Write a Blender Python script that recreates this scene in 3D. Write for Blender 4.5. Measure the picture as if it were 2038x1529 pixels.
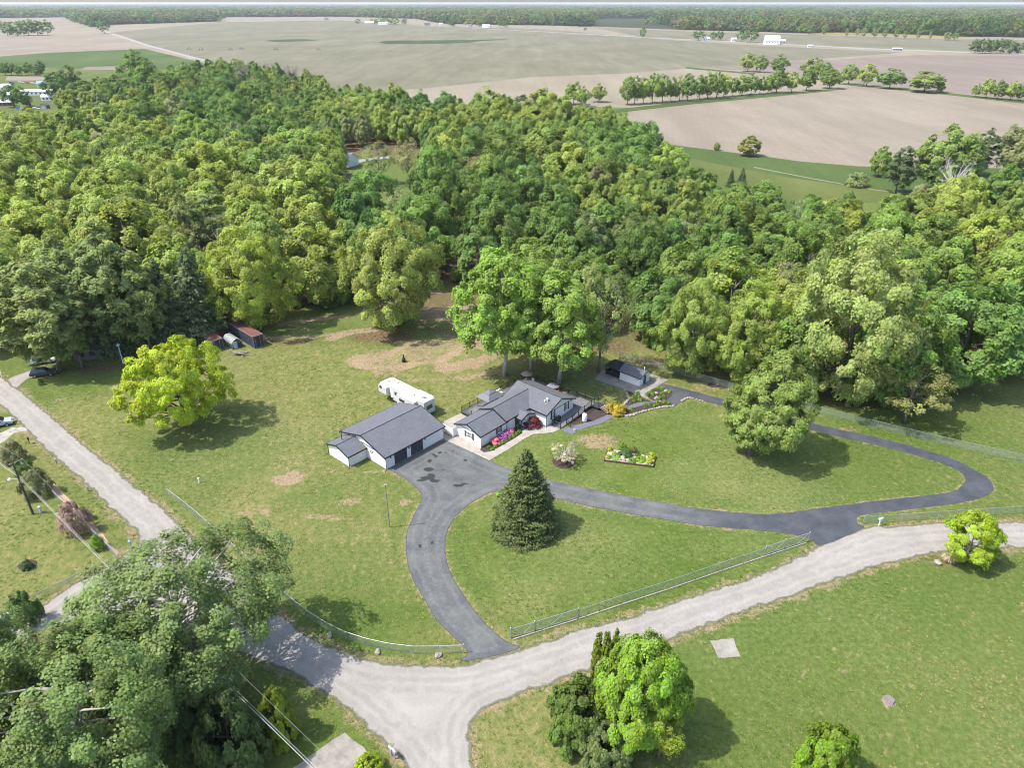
import bpy, bmesh, math, random
import numpy as np
from mathutils import Vector, Matrix
from mathutils.geometry import delaunay_2d_cdt, tessellate_polygon

# ------------------------------------------------------------------ camera, sky, sun, exposure
SC = bpy.context.scene
for o in list(bpy.data.objects):
    bpy.data.objects.remove(o)
CAM_H = 68.0                       # drone height over the lawn
PITCH = math.radians(28.24)
FPX = 1415.0                       # focal length in pixels of the 2038 px wide survey photograph
cam_d = bpy.data.cameras.new('camera')
cam = bpy.data.objects.new('camera', cam_d)
SC.collection.objects.link(cam)
cam.location = (0, 0, CAM_H)
cam.rotation_euler = (math.pi / 2 - PITCH, 0, 0)
cam_d.sensor_width = 36.0
cam_d.lens = 36.0 * FPX / 2038.0
cam_d.clip_start = 0.5
cam_d.clip_end = 80000
SC.camera = cam

SUN_EL = math.radians(58)
SUN_AZ = math.radians(190)         # direction towards the sun, counted from +X
to_sun = Vector((math.cos(SUN_AZ) * math.cos(SUN_EL), math.sin(SUN_AZ) * math.cos(SUN_EL), math.sin(SUN_EL)))
W = bpy.data.worlds.new('World'); SC.world = W; W.use_nodes = True
wn = W.node_tree.nodes; wl = W.node_tree.links
sky = wn.new('ShaderNodeTexSky'); sky.sky_type = 'NISHITA'; sky.sun_disc = False
sky.sun_elevation = SUN_EL; sky.sun_rotation = math.atan2(to_sun.x, to_sun.y) % (2 * math.pi)
sky.air_density = 1.0; sky.dust_density = 2.2; sky.ozone_density = 1.0
wl.new(sky.outputs[0], wn['Background'].inputs[0]); wn['Background'].inputs[1].default_value = 0.15
sd = bpy.data.lights.new('sun', 'SUN'); sd.energy = 2.8; sd.angle = math.radians(0.53); sd.color = (1.0, 0.95, 0.87)
so = bpy.data.objects.new('sun', sd); SC.collection.objects.link(so)
so.rotation_euler = to_sun.to_track_quat('Z', 'Y').to_euler(); so.location = (-200, 0, 300)
SC.view_settings.view_transform = 'Standard'; SC.view_settings.look = 'None'
SC.view_settings.exposure = 1.33; SC.view_settings.gamma = 1.0
SC.view_settings.use_curve_mapping = False
SC.render.engine = 'CYCLES'
SC.cycles.use_denoising = True
SC.cycles.filter_width = 1.05
SC.cycles.max_bounces = 6; SC.cycles.diffuse_bounces = 3; SC.cycles.transmission_bounces = 4
SC.cycles.transparent_max_bounces = 12; SC.cycles.volume_bounces = 0
SC.cycles.caustics_reflective = False; SC.cycles.caustics_refractive = False

# ------------------------------------------------------------------ helpers
rng = np.random.default_rng(7)
R = random.Random(11)
sp, cp = math.sin(PITCH), math.cos(PITCH)

def G(u, v, z=0.0):
    """ground position surveyed from the photograph: pixel (u, v) -> world point at height z"""
    x = (u - 1019) / FPX; y = (v - 764.5) / FPX
    t = (CAM_H - z) / (sp + y * cp)
    return Vector((x * t, (cp - y * sp) * t, z))

def PX(p):
    zc = p[1] * cp - (p[2] - CAM_H) * sp; yc = p[1] * sp + (p[2] - CAM_H) * cp
    return 1019 + FPX * p[0] / zc, 764.5 - FPX * yc / zc

def HGT(b, vt):
    lo, hi = 0.0, 60.0
    for _ in range(40):
        m = (lo + hi) / 2
        if PX((b[0], b[1], m))[1] > vt: lo = m
        else: hi = m
    return lo

def DEPTH(b): return b[1] * cp + CAM_H * sp

# yard frame: p runs along the garage front, q to the back
YA = math.radians(48); YO = Vector((-20.69, 96.78, 0))
E1 = Vector((math.cos(YA), math.sin(YA), 0)); E2 = Vector((-math.sin(YA), math.cos(YA), 0))
def P(p, q, z=0.0): return YO + E1 * p + E2 * q + Vector((0, 0, z))

COL = SC.collection
def tag(o, label=None, cat=None, group=None, kind=None):
    if label: o['label'] = label
    if cat: o['category'] = cat
    if group: o['group'] = group
    if kind: o['kind'] = kind
    return o

def empty(name, loc=(0, 0, 0), rz=0.0, scale=(1, 1, 1)):
    o = bpy.data.objects.new(name, None); COL.objects.link(o)
    o.location = loc; o.rotation_euler = (0, 0, rz); o.scale = scale; o.empty_display_size = 0.3
    return o

def link(name, me, parent=None, mat=None):
    o = bpy.data.objects.new(name, me); COL.objects.link(o)
    if mat is not None and len(me.materials) == 0: me.materials.append(mat)
    if parent: o.parent = parent
    return o

class MB:
    """collects shapes into one mesh"""
    def __init__(s): s.v = []; s.f = []
    def add(s, vs, fs):
        n = len(s.v); s.v += [tuple(x) for x in vs]; s.f += [tuple(i + n for i in f) for f in fs]; return s
    def hexa(s, b, t):
        return s.add(list(b) + list(t), [(3, 2, 1, 0), (4, 5, 6, 7), (0, 1, 5, 4), (1, 2, 6, 5), (2, 3, 7, 6), (3, 0, 4, 7)])
    def box(s, c, d, rz=0.0):
        c = Vector(c); x, y, z = d[0] / 2, d[1] / 2, d[2] / 2; ca, sa = math.cos(rz), math.sin(rz)
        def r(a, b, e): return c + Vector((a * ca - b * sa, a * sa + b * ca, e))
        return s.hexa([r(-x, -y, -z), r(x, -y, -z), r(x, y, -z), r(-x, y, -z)], [r(-x, -y, z), r(x, -y, z), r(x, y, z), r(-x, y, z)])
    def tube(s, pts, rad, n=6, cap=True):
        pts = [Vector(p) for p in pts]
        if not hasattr(rad, '__len__'): rad = [rad] * len(pts)
        vs = []; prev = None
        for i, p in enumerate(pts):
            d = (pts[min(i + 1, len(pts) - 1)] - pts[max(i - 1, 0)])
            d = d.normalized() if d.length > 1e-9 else Vector((0, 0, 1))
            a = prev if prev is not None else (Vector((1, 0, 0)) if abs(d.x) < .9 else Vector((0, 1, 0)))
            a = (a - d * a.dot(d)).normalized(); prev = a; b = d.cross(a)
            for k in range(n):
                w = 2 * math.pi * k / n
                vs.append(p + (a * math.cos(w) + b * math.sin(w)) * rad[i])
        fs = [(i * n + k, i * n + (k + 1) % n, (i + 1) * n + (k + 1) % n, (i + 1) * n + k) for i in range(len(pts) - 1) for k in range(n)]
        if cap: fs += [tuple(range(n - 1, -1, -1)), tuple((len(pts) - 1) * n + k for k in range(n))]
        return s.add(vs, fs)
    def lathe(s, c, prof, n=12):
        c = Vector(c); vs = []
        for r, z in prof:
            for k in range(n):
                w = 2 * math.pi * k / n; vs.append(c + Vector((r * math.cos(w), r * math.sin(w), z)))
        m = len(prof)
        fs = [(i * n + k, i * n + (k + 1) % n, (i + 1) * n + (k + 1) % n, (i + 1) * n + k) for i in range(m - 1) for k in range(n)]
        fs += [tuple(range(n - 1, -1, -1)), tuple((m - 1) * n + k for k in range(n))]
        return s.add(vs, fs)
    def prism(s, poly, vec):
        n = len(poly); poly = [Vector(p) for p in poly]; vec = Vector(vec)
        return s.add(poly + [p + vec for p in poly], [tuple(range(n - 1, -1, -1)), tuple(range(n, 2 * n))] + [(k, (k + 1) % n, n + (k + 1) % n, n + k) for k in range(n)])
    def mesh(s, name, mat=None, smooth=False):
        me = bpy.data.meshes.new(name); me.from_pydata(s.v, [], s.f); me.update()
        bm = bmesh.new(); bm.from_mesh(me); bmesh.ops.recalc_face_normals(bm, faces=bm.faces); bm.to_mesh(me); bm.free()
        if mat: me.materials.append(mat)
        if smooth: me.shade_smooth()
        return me
    def build(s, name, mat, parent=None, smooth=False):
        return link(name, s.mesh(name, mat, smooth), parent)

def quad_mesh(name, V, F, mat=None, col=None):
    """fast mesh from numpy arrays; F (n,4); col (n verts, 4)"""
    me = bpy.data.meshes.new(name)
    me.vertices.add(len(V)); me.vertices.foreach_set('co', np.asarray(V, np.float32).ravel())
    n, k = F.shape
    me.loops.add(n * k); me.loops.foreach_set('vertex_index', F.astype(np.int32).ravel())
    me.polygons.add(n); me.polygons.foreach_set('loop_start', np.arange(0, n * k, k, dtype=np.int32))
    me.update(calc_edges=True); me.validate()
    if col is not None:
        a = me.attributes.new('tint', 'FLOAT_COLOR', 'POINT'); a.data.foreach_set('color', np.asarray(col, np.float32).ravel())
    if mat: me.materials.append(mat)
    return me

# value noise on numpy arrays
_lat = rng.random((256, 256))
def vnoise(x, y):
    xi = np.floor(x).astype(int); yi = np.floor(y).astype(int); fx = x - xi; fy = y - yi
    fx = fx * fx * (3 - 2 * fx); fy = fy * fy * (3 - 2 * fy)
    a = _lat[xi % 256, yi % 256]; b = _lat[(xi + 1) % 256, yi % 256]; c = _lat[xi % 256, (yi + 1) % 256]; d = _lat[(xi + 1) % 256, (yi + 1) % 256]
    return (a * (1 - fx) + b * fx) * (1 - fy) + (c * (1 - fx) + d * fx) * fy
def fbm(x, y, s, o=4):
    r = 0; a = .5; t = 0
    for k in range(o):
        r = r + a * vnoise(x / s + 17.3 * k, y / s + 9.1 * k); t += a; a *= .5; s /= 2.03
    return r / t
def seg_dist(X, Y, pts, closed=False):
    d = np.full(X.shape, 1e9); pts = list(pts)
    if closed: pts = pts + [pts[0]]
    for a, b in zip(pts[:-1], pts[1:]):
        ax, ay, bx, by = a[0], a[1], b[0], b[1]; ll = (bx - ax) ** 2 + (by - ay) ** 2 + 1e-12
        t = np.clip(((X - ax) * (bx - ax) + (Y - ay) * (by - ay)) / ll, 0, 1)
        d = np.minimum(d, np.hypot(X - ax - t * (bx - ax), Y - ay - t * (by - ay)))
    return d
def inside(X, Y, poly):
    r = np.zeros(X.shape, bool); n = len(poly)
    for i in range(n):
        x1, y1 = poly[i][0], poly[i][1]; x2, y2 = poly[(i + 1) % n][0], poly[(i + 1) % n][1]
        if y1 == y2: continue
        c = ((y1 > Y) != (y2 > Y)) & (X < (x2 - x1) * (Y - y1) / (y2 - y1) + x1); r ^= c
    return r
def smooth01(x): x = np.clip(x, 0, 1); return x * x * (3 - 2 * x)
def GP(pts, z=0.0): return [G(u, v, z) for u, v in pts]
def spline(pts, n=6, closed=False):
    """Catmull-Rom through points"""
    pts = [Vector(p) for p in pts]; out = []; m = len(pts)
    rngs = range(m) if closed else range(m - 1)
    for i in rngs:
        if closed: a, b, c, d = pts[(i - 1) % m], pts[i], pts[(i + 1) % m], pts[(i + 2) % m]
        else: a, b, c, d = pts[max(i - 1, 0)], pts[i], pts[i + 1], pts[min(i + 2, m - 1)]
        for k in range(n):
            t = k / n
            out.append(.5 * ((2 * b) + (c - a) * t + (2 * a - 5 * b + 4 * c - d) * t * t + (3 * b - a - 3 * c + d) * t ** 3))
    if not closed: out.append(pts[-1])
    return out

# ------------------------------------------------------------------ materials
class NT:
    def __init__(s, name):
        s.m = bpy.data.materials.new(name); s.m.use_nodes = True; s.t = s.m.node_tree; s.n = s.t.nodes; s.l = s.t.links
        s.b = s.n['Principled BSDF']; s.out = s.n['Material Output']
    def new(s, t, **k):
        n = s.n.new(t)
        for a, b in k.items(): setattr(n, a, b)
        return n
    def set(s, inp, v):
        if isinstance(v, bpy.types.NodeSocket): s.l.new(v, inp)
        else: inp.default_value = v
    def pos(s): return s.new('ShaderNodeNewGeometry').outputs['Position']
    def objc(s): return s.new('ShaderNodeTexCoord').outputs['Object']
    def map(s, vec, sc=(1, 1, 1), rot=(0, 0, 0)):
        n = s.new('ShaderNodeMapping'); s.l.new(vec, n.inputs[0]); n.inputs['Scale'].default_value = sc; n.inputs['Rotation'].default_value = rot; return n.outputs[0]
    def noise(s, vec, scale, detail=4, rough=.6, dist=0.0):
        n = s.new('ShaderNodeTexNoise'); s.l.new(vec, n.inputs['Vector']); n.inputs['Scale'].default_value = scale
        n.inputs['Detail'].default_value = detail; n.inputs['Roughness'].default_value = rough; n.inputs['Distortion'].default_value = dist
        return n.outputs['Fac']
    def ramp(s, fac, lo, hi, a=0.0, b=1.0):
        n = s.new('ShaderNodeMapRange'); n.interpolation_type = 'SMOOTHSTEP'
        s.l.new(fac, n.inputs[0]); n.inputs[1].default_value = lo; n.inputs[2].default_value = hi; n.inputs[3].default_value = a; n.inputs[4].default_value = b
        return n.outputs[0]
    def math(s, op, a, b=None):
        n = s.new('ShaderNodeMath', operation=op); s.set(n.inputs[0], a)
        if b is not None: s.set(n.inputs[1], b)
        return n.outputs[0]
    def mix(s, fac, a, b, mode='MIX'):
        n = s.new('ShaderNodeMix', data_type='RGBA', blend_type=mode); s.set(n.inputs[0], fac)
        for i, v in ((6, a), (7, b)):
            if isinstance(v, tuple) and len(v) == 3: v = v + (1,)
            s.set(n.inputs[i], v)
        return n.outputs[2]
    def attr(s, name, kind='GEOMETRY'):
        n = s.new('ShaderNodeAttribute'); n.attribute_name = name; n.attribute_type = kind; return n
    def sep(s, c):
        n = s.new('ShaderNodeSeparateColor'); s.l.new(c, n.inputs[0]); return n.outputs
    def bump(s, h, strength=.3, dist=.05):
        n = s.new('ShaderNodeBump'); n.inputs['Strength'].default_value = strength; n.inputs['Distance'].default_value = dist
        s.l.new(h, n.inputs['Height']); s.l.new(n.outputs[0], s.b.inputs['Normal'])
    def done(s, col=None, rough=.8, spec=.3, metal=0.0):
        if col is not None:
            if isinstance(col, tuple) and len(col) == 3: col = col + (1,)
            s.set(s.b.inputs['Base Color'], col)
        s.set(s.b.inputs['Roughness'], rough); s.set(s.b.inputs['Specular IOR Level'], spec); s.set(s.b.inputs['Metallic'], metal)
        return s.m

_mats = {}
def pm(name, c, rough=.7, var=.25, scale=3.0, spec=.3, metal=0.0, bump=0.0):
    """plain painted or natural surface with uneven tone"""
    if name in _mats: return _mats[name]
    t = NT(name); v = t.objc()
    n1 = t.noise(v, scale, 5); n2 = t.noise(v, scale * 7, 3)
    f = t.math('ADD', t.math('MULTIPLY', n1, .65), t.math('MULTIPLY', n2, .35))
    d = tuple(x * (1 - var) for x in c); e = tuple(min(1, x * (1 + var)) for x in c)
    col = t.mix(t.ramp(f, .3, .7), d, e)
    if bump: t.bump(n2, bump, .03)
    _mats[name] = t.done(col, rough, spec, metal); return _mats[name]

def m_ground():
    t = NT('lawn_and_soil'); p = t.pos(); at = t.attr('tint'); s = t.sep(at.outputs['Color'])
    bare, dry, litter, lush = s[0], s[1], s[2], at.outputs['Alpha']
    big = t.noise(p, .035, 4, .55); mid = t.noise(p, .22, 5, .65); fine = t.noise(p, 1.6, 4, .7)
    st = t.noise(t.map(p, (1.0, .7, 1), (0, 0, math.radians(-35))), .9, 5, .7)
    vfine = t.noise(p, 5.5, 3, .75)
    c = t.mix(t.ramp(mid, .3, .7), (0.068, 0.105, 0.018), (0.108, 0.139, 0.033))
    c = t.mix(t.math('MULTIPLY', t.ramp(big, .38, .66), .85), c, t.mix(t.ramp(fine, .3, .7), (0.102, 0.131, 0.035), (0.148, 0.164, 0.060)))
    c = t.mix(t.math('MULTIPLY', dry, t.ramp(st, .30, .72, 0, .7)), c, (0.237, 0.189, 0.086))
    c = t.mix(t.math('MULTIPLY', lush, t.ramp(mid, .25, .65, .45, 1.0)), c, t.mix(t.ramp(fine, .35, .65), (0.041, 0.084, 0.014), (0.064, 0.111, 0.019)))
    # straw specks
    sp_ = t.ramp(t.math('ADD', st, t.math('MULTIPLY', fine, .55)), .86, 1.0)
    c = t.mix(t.math('MULTIPLY', sp_, .32), c, (0.271, 0.220, 0.113))
    wv = t.new('ShaderNodeTexWave'); wv.wave_type = 'BANDS'; t.l.new(t.map(p, (1, 1, 1), (0, 0, math.radians(-20))), wv.inputs['Vector']); wv.inputs['Scale'].default_value = .155; wv.inputs['Distortion'].default_value = 1.2; wv.inputs['Detail'].default_value = 2
    c = t.mix(t.math('MULTIPLY', t.ramp(wv.outputs['Fac'], .3, .7), .22), c, t.mix(1.0, c, (0.800, 0.860, 0.700), 'MULTIPLY'))
    c = t.mix(litter, c, t.mix(t.ramp(fine, .3, .7), (0.073, 0.051, 0.031), (0.170, 0.112, 0.066)))
    bm_ = t.math('MULTIPLY', t.ramp(t.math('ADD', bare, t.math('MULTIPLY', t.math('SUBTRACT', t.math('ADD', t.math('MULTIPLY', fine, .5), t.math('MULTIPLY', st, .5)), .5), 1.9)), .26, .85), .9)
    c = t.mix(bm_, c, t.mix(t.ramp(vfine, .3, .7), (0.175, 0.122, 0.072), (0.310, 0.232, 0.152)))
    v = t.math('ADD', t.math('MULTIPLY', vfine, 1.2), .4)
    vv = t.new('ShaderNodeCombineColor'); [t.l.new(v, vv.inputs[i]) for i in range(3)]
    c = t.mix(.85, c, vv.outputs[0], 'MULTIPLY')
    v2 = t.math('ADD', t.math('MULTIPLY', fine, 1.15), .425)
    vv2 = t.new('ShaderNodeCombineColor'); [t.l.new(v2, vv2.inputs[i]) for i in range(3)]
    c = t.mix(.8, c, vv2.outputs[0], 'MULTIPLY')
    t.bump(t.math('ADD', vfine, t.math('MULTIPLY', fine, 1.2)), .75, .16)
    return t.done(c, .95, .1)

def m_gravel():
    t = NT('gravel'); p = t.pos(); at = t.attr('tint'); s = t.sep(at.outputs['Color']); d = s[0]
    n1 = t.noise(p, .22, 5, .7); n2 = t.noise(p, 2.0, 4, .75); n3 = t.noise(p, 13, 2, .75); n4 = t.noise(t.map(p, (1, .4, 1), (0, 0, .6)), .9, 5, .75)
    c = t.mix(t.ramp(n1, .2, .8), (0.235, 0.219, 0.198), (0.307, 0.286, 0.259))
    ln = t.math('ADD', t.attr('lane').outputs['Fac'], t.math('MULTIPLY', t.math('SUBTRACT', n1, .5), .5))
    track = t.math('MAXIMUM', t.math('MAXIMUM', t.ramp(t.math('ABSOLUTE', t.math('SUBTRACT', ln, .85)), .1, .65, .8, 0), t.ramp(t.math('ABSOLUTE', t.math('SUBTRACT', ln, 2.05)), .1, .6, 1, 0)), t.ramp(t.math('ABSOLUTE', t.math('SUBTRACT', ln, 3.3)), .1, .65, .7, 0))
    c = t.mix(t.math('MULTIPLY', track, t.ramp(n4, .3, .62, .03, .4)), c, (0.153, 0.143, 0.128))
    c = t.mix(t.math('MULTIPLY', t.ramp(n4, .54, .74), .3), c, (0.358, 0.334, 0.301))
    c = t.mix(t.math('MULTIPLY', t.ramp(n2, .52, .74), .45), c, (0.170, 0.159, 0.143))
    e = t.ramp(t.math('SUBTRACT', d, t.math('MULTIPLY', n2, .75)), -.16, .12)
    grass = t.mix(t.ramp(n2, .35, .65), (0.082, 0.095, 0.023), (0.145, 0.136, 0.123))
    c = t.mix(e, grass, c)
    v = t.math('ADD', t.math('MULTIPLY', n3, 1.3), .35)
    vv = t.new('ShaderNodeCombineColor'); [t.l.new(v, vv.inputs[i]) for i in range(3)]
    c = t.mix(.85, c, vv.outputs[0], 'MULTIPLY')
    t.bump(t.math('ADD', n3, t.math('MULTIPLY', n2, 1.5)), .7, .07)
    return t.done(c, .95, .15)

def m_asphalt():
    t = NT('asphalt'); p = t.pos(); at = t.attr('tint'); s = t.sep(at.outputs['Color']); d = s[0]; stain = s[1]; new = s[2]
    n1 = t.noise(p, .30, 6, .72); n2 = t.noise(p, 2.6, 4, .7); n3 = t.noise(p, 16, 2, .7)
    c = t.mix(t.ramp(n1, .25, .78), (0.059, 0.064, 0.070), (0.120, 0.124, 0.117))
    c = t.mix(t.math('MULTIPLY', t.ramp(n2, .5, .75), .5), c, (0.148, 0.153, 0.137))
    ln = t.math('ADD', t.attr('lane').outputs['Fac'], t.math('MULTIPLY', t.math('SUBTRACT', n1, .5), 1.6)); trk = t.math('MAXIMUM', t.ramp(t.math('ABSOLUTE', t.math('SUBTRACT', ln, 1.05)), .05, .5, 1, 0), t.ramp(t.math('ABSOLUTE', t.math('SUBTRACT', ln, 2.5)), .05, .4, 1, 0))
    c = t.mix(t.math('MULTIPLY', trk, t.ramp(n2, .3, .65, 0, .5)), c, (0.144, 0.147, 0.145))
    c = t.mix(new, c, t.mix(t.ramp(n1, .25, .75), (0.033, 0.037, 0.047), (0.068, 0.073, 0.083)))
    c = t.mix(t.ramp(d, .03, .16, 1, 0), c, (0.054, 0.056, 0.068))
    c = t.mix(t.ramp(t.math('ADD', stain, t.math('MULTIPLY', t.math('SUBTRACT', n2, .5), .9)), .42, .55), c, (0.028, 0.028, 0.027))
    v = t.math('ADD', t.math('MULTIPLY', n3, .7), .65)
    vv = t.new('ShaderNodeCombineColor'); [t.l.new(v, vv.inputs[i]) for i in range(3)]
    c = t.mix(.7, c, vv.outputs[0], 'MULTIPLY')
    t.bump(n3, .3, .02)
    return t.done(c, .85, .25)

def m_concrete(name, a, b):
    t = NT(name); p = t.pos(); n1 = t.noise(p, .7, 5, .65); n2 = t.noise(p, 6, 4, .7)
    c = t.mix(t.ramp(n1, .3, .7), a, b)
    c = t.mix(t.math('MULTIPLY', t.ramp(n2, .5, .8), .4), c, tuple(x * .6 for x in a))
    t.bump(n2, .2, .02); return t.done(c, .9, .2)

def m_field(name, a, b, row, row_rot, rowmix=.25, c3=None):
    t = NT(name); p = t.pos()
    n1 = t.noise(p, .006, 5, .6); n2 = t.noise(t.map(p, (1, .12, 1), (0, 0, row_rot)), .05, 5, .65, .4); n3 = t.noise(p, .25, 4, .7)
    c = t.mix(t.ramp(n1, .3, .7), a, b)
    if c3: c = t.mix(t.ramp(n2, .56, .78), c, c3)
    c = t.mix(t.math('MULTIPLY', t.ramp(n2, .32, .66), min(1, rowmix * 1.5)), c, tuple(x * .70 for x in a))
    n5 = t.noise(t.map(p, (1, .25, 1), (0, 0, row_rot + .3)), .018, 5, .7); c = t.mix(t.math('MULTIPLY', t.ramp(n5, .45, .7), .4), c, tuple(min(1, x * 1.22) for x in b))
    w = t.new('ShaderNodeTexWave'); w.wave_type = 'BANDS'; t.l.new(t.map(p, (1, 1, 1), (0, 0, row_rot)), w.inputs['Vector']); w.inputs['Scale'].default_value = row; w.inputs['Distortion'].default_value = 1.5
    c = t.mix(t.math('MULTIPLY', w.outputs['Fac'], .06), c, tuple(x * .6 for x in a))
    v = t.math('ADD', t.math('MULTIPLY', n3, .5), .75)
    vv = t.new('ShaderNodeCombineColor'); [t.l.new(v, vv.inputs[i]) for i in range(3)]
    c = t.mix(.8, c, vv.outputs[0], 'MULTIPLY')
    return t.done(c, .95, .1)

def m_roof(name, base):
    t = NT(name); v = t.objc(); n1 = t.noise(v, .8, 4); n2 = t.noise(v, 9, 3, .7)
    br = t.new('ShaderNodeTexBrick'); t.l.new(t.map(t.pos(), (1, 1, 1), (0, 0, -YA)), br.inputs['Vector'])
    br.inputs['Scale'].default_value = 2.6; br.inputs['Mortar Size'].default_value = .012; br.inputs['Color1'].default_value = (.82, .82, .82, 1); br.inputs['Color2'].default_value = (1.15, 1.15, 1.15, 1); br.inputs['Mortar'].default_value = (.6, .6, .6, 1)
    c = t.mix(t.ramp(n2, .3, .7), tuple(x * .72 for x in base), tuple(x * 1.3 for x in base))
    c = t.mix(.55, c, br.outputs['Color'], 'MULTIPLY')
    c = t.mix(t.math('MULTIPLY', t.ramp(n1, .4, .75), .25), c, tuple(x * 1.5 for x in base))
    t.bump(n2, .35, .02); return t.done(c, .9, .2)

def m_siding(name, c, sc=1.0):
    t = NT(name); p = t.pos(); n1 = t.noise(p, .6, 4); n2 = t.noise(p, 5, 3)
    w = t.new('ShaderNodeTexWave'); w.wave_type = 'BANDS'; w.bands_direction = 'Z'; w.wave_profile = 'SAW'; t.l.new(p, w.inputs['Vector']); w.inputs['Scale'].default_value = 1.0 / .18 / 2 * sc * .62
    col = t.mix(t.ramp(n1, .3, .7), tuple(x * .94 for x in c), c)
    col = t.mix(t.math('MULTIPLY', t.ramp(w.outputs['Fac'], .0, .25, 1, 0), .25), col, tuple(x * .6 for x in c))
    t.bump(w.outputs['Fac'], .35, .02); return t.done(col, .6, .3)

def m_leaf():
    t = NT('foliage'); at = t.attr('tint'); s = t.sep(at.outputs['Color'])
    oi = t.new('ShaderNodeObjectInfo'); ic = t.attr('icol', 'INSTANCER')
    base = t.mix(ic.outputs['Alpha'], oi.outputs['Color'], ic.outputs['Color'])
    hsv = t.new('ShaderNodeHueSaturation'); t.l.new(base, hsv.inputs['Color'])
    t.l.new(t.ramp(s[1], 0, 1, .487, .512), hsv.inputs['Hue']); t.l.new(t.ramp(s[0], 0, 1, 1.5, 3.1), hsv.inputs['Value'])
    t.l.new(t.ramp(s[2], 0, 1, .80, 1.12), hsv.inputs['Saturation'])
    c = t.mix(1.0, hsv.outputs[0], (1.0, 1.0, .80), 'MULTIPLY')
    t.done(c, .55, .2)
    tr = t.new('ShaderNodeBsdfTranslucent'); t.l.new(t.mix(.5, c, (1.0, 1.0, .55), 'MULTIPLY'), tr.inputs['Color'])
    t.l.new(c, tr.inputs['Color'])
    ms = t.new('ShaderNodeMixShader'); ms.inputs[0].default_value = .48
    t.l.new(t.b.outputs[0], ms.inputs[1]); t.l.new(tr.outputs[0], ms.inputs[2]); t.l.new(ms.outputs[0], t.out.inputs[0])
    return t.m

def m_fabric():
    """chain-link wires drawn on the fence sheet: diamonds about 6 cm wide"""
    t = NT('chain_link'); tc = t.new('ShaderNodeTexCoord').outputs['UV']; x = t.new('ShaderNodeSeparateXYZ'); t.l.new(tc, x.inputs[0])
    a = t.math('FRACT', t.math('MULTIPLY', t.math('ADD', x.outputs[0], x.outputs[1]), 14.0)); b = t.math('FRACT', t.math('MULTIPLY', t.math('SUBTRACT', x.outputs[0], x.outputs[1]), 14.0))
    w = t.math('MAXIMUM', t.math('LESS_THAN', a, .15), t.math('LESS_THAN', b, .15))
    t.done((.36, .41, .38), .45, .5, .35)
    tr = t.new('ShaderNodeBsdfTransparent'); ms = t.new('ShaderNodeMixShader'); t.l.new(w, ms.inputs[0])
    t.l.new(tr.outputs[0], ms.inputs[1]); t.l.new(t.b.outputs[0], ms.inputs[2]); t.l.new(ms.outputs[0], t.out.inputs[0])
    return t.m

def m_glass(name='window_glass', c=(.03, .035, .045)):
    t = NT(name); return t.done(c, .08, .6)

M_GROUND = m_ground(); M_GRAVEL = m_gravel(); M_ASPH = m_asphalt(); M_LEAF = m_leaf(); M_CHAIN = m_fabric(); M_GLASS = m_glass()
M_CONC = m_concrete('concrete', (0.243, 0.220, 0.190), (0.327, 0.304, 0.270)); M_CONC2 = m_concrete('old_concrete', (0.182, 0.167, 0.144), (0.274, 0.255, 0.224))
M_ROOF = m_roof('roof_shingles', (.104, .108, .124)); M_WHITE = m_siding('white_siding', (.70, .70, .70)); M_TRIM = pm('black_trim', (.022, .022, .025), .5, .15)
M_WHITEP = pm('white_paint', (.80, .80, .79), .5, .06); M_DECK = pm('deck_boards', (.125, .126, .134), .8, .3, 2.0); M_BLACKM = pm('black_metal', (.018, .018, .02), .4, .2)
M_GALV = pm('galvanised_steel', (.42, .44, .47), .4, .2, 3, .5, .6); M_BARK = pm('bark', (.135, .115, .095), .95, .4, 4, .1, bump=.6); M_BARKP = pm('pale_bark', (.34, .32, .29), .9, .35, 5, .1)
M_MULCH = pm('dark_mulch', (.055, .040, .036), .95, .5, 6, .1, bump=.8); M_STONE = pm('field_stone', (.27, .24, .21), .9, .3, 2.5, .2, bump=.5)
M_RUST = pm('rusty_red_roof', (.145, .060, .048), .8, .35, .8); M_NAVY = pm('dark_steel_side', (.042, .048, .062), .6, .25, 2); M_WOOD = pm('cedar_wood', (.40, .13, .045), .7, .25, 4)
M_GREYW = pm('weathered_wood', (.26, .23, .20), .9, .3, 5)
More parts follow.
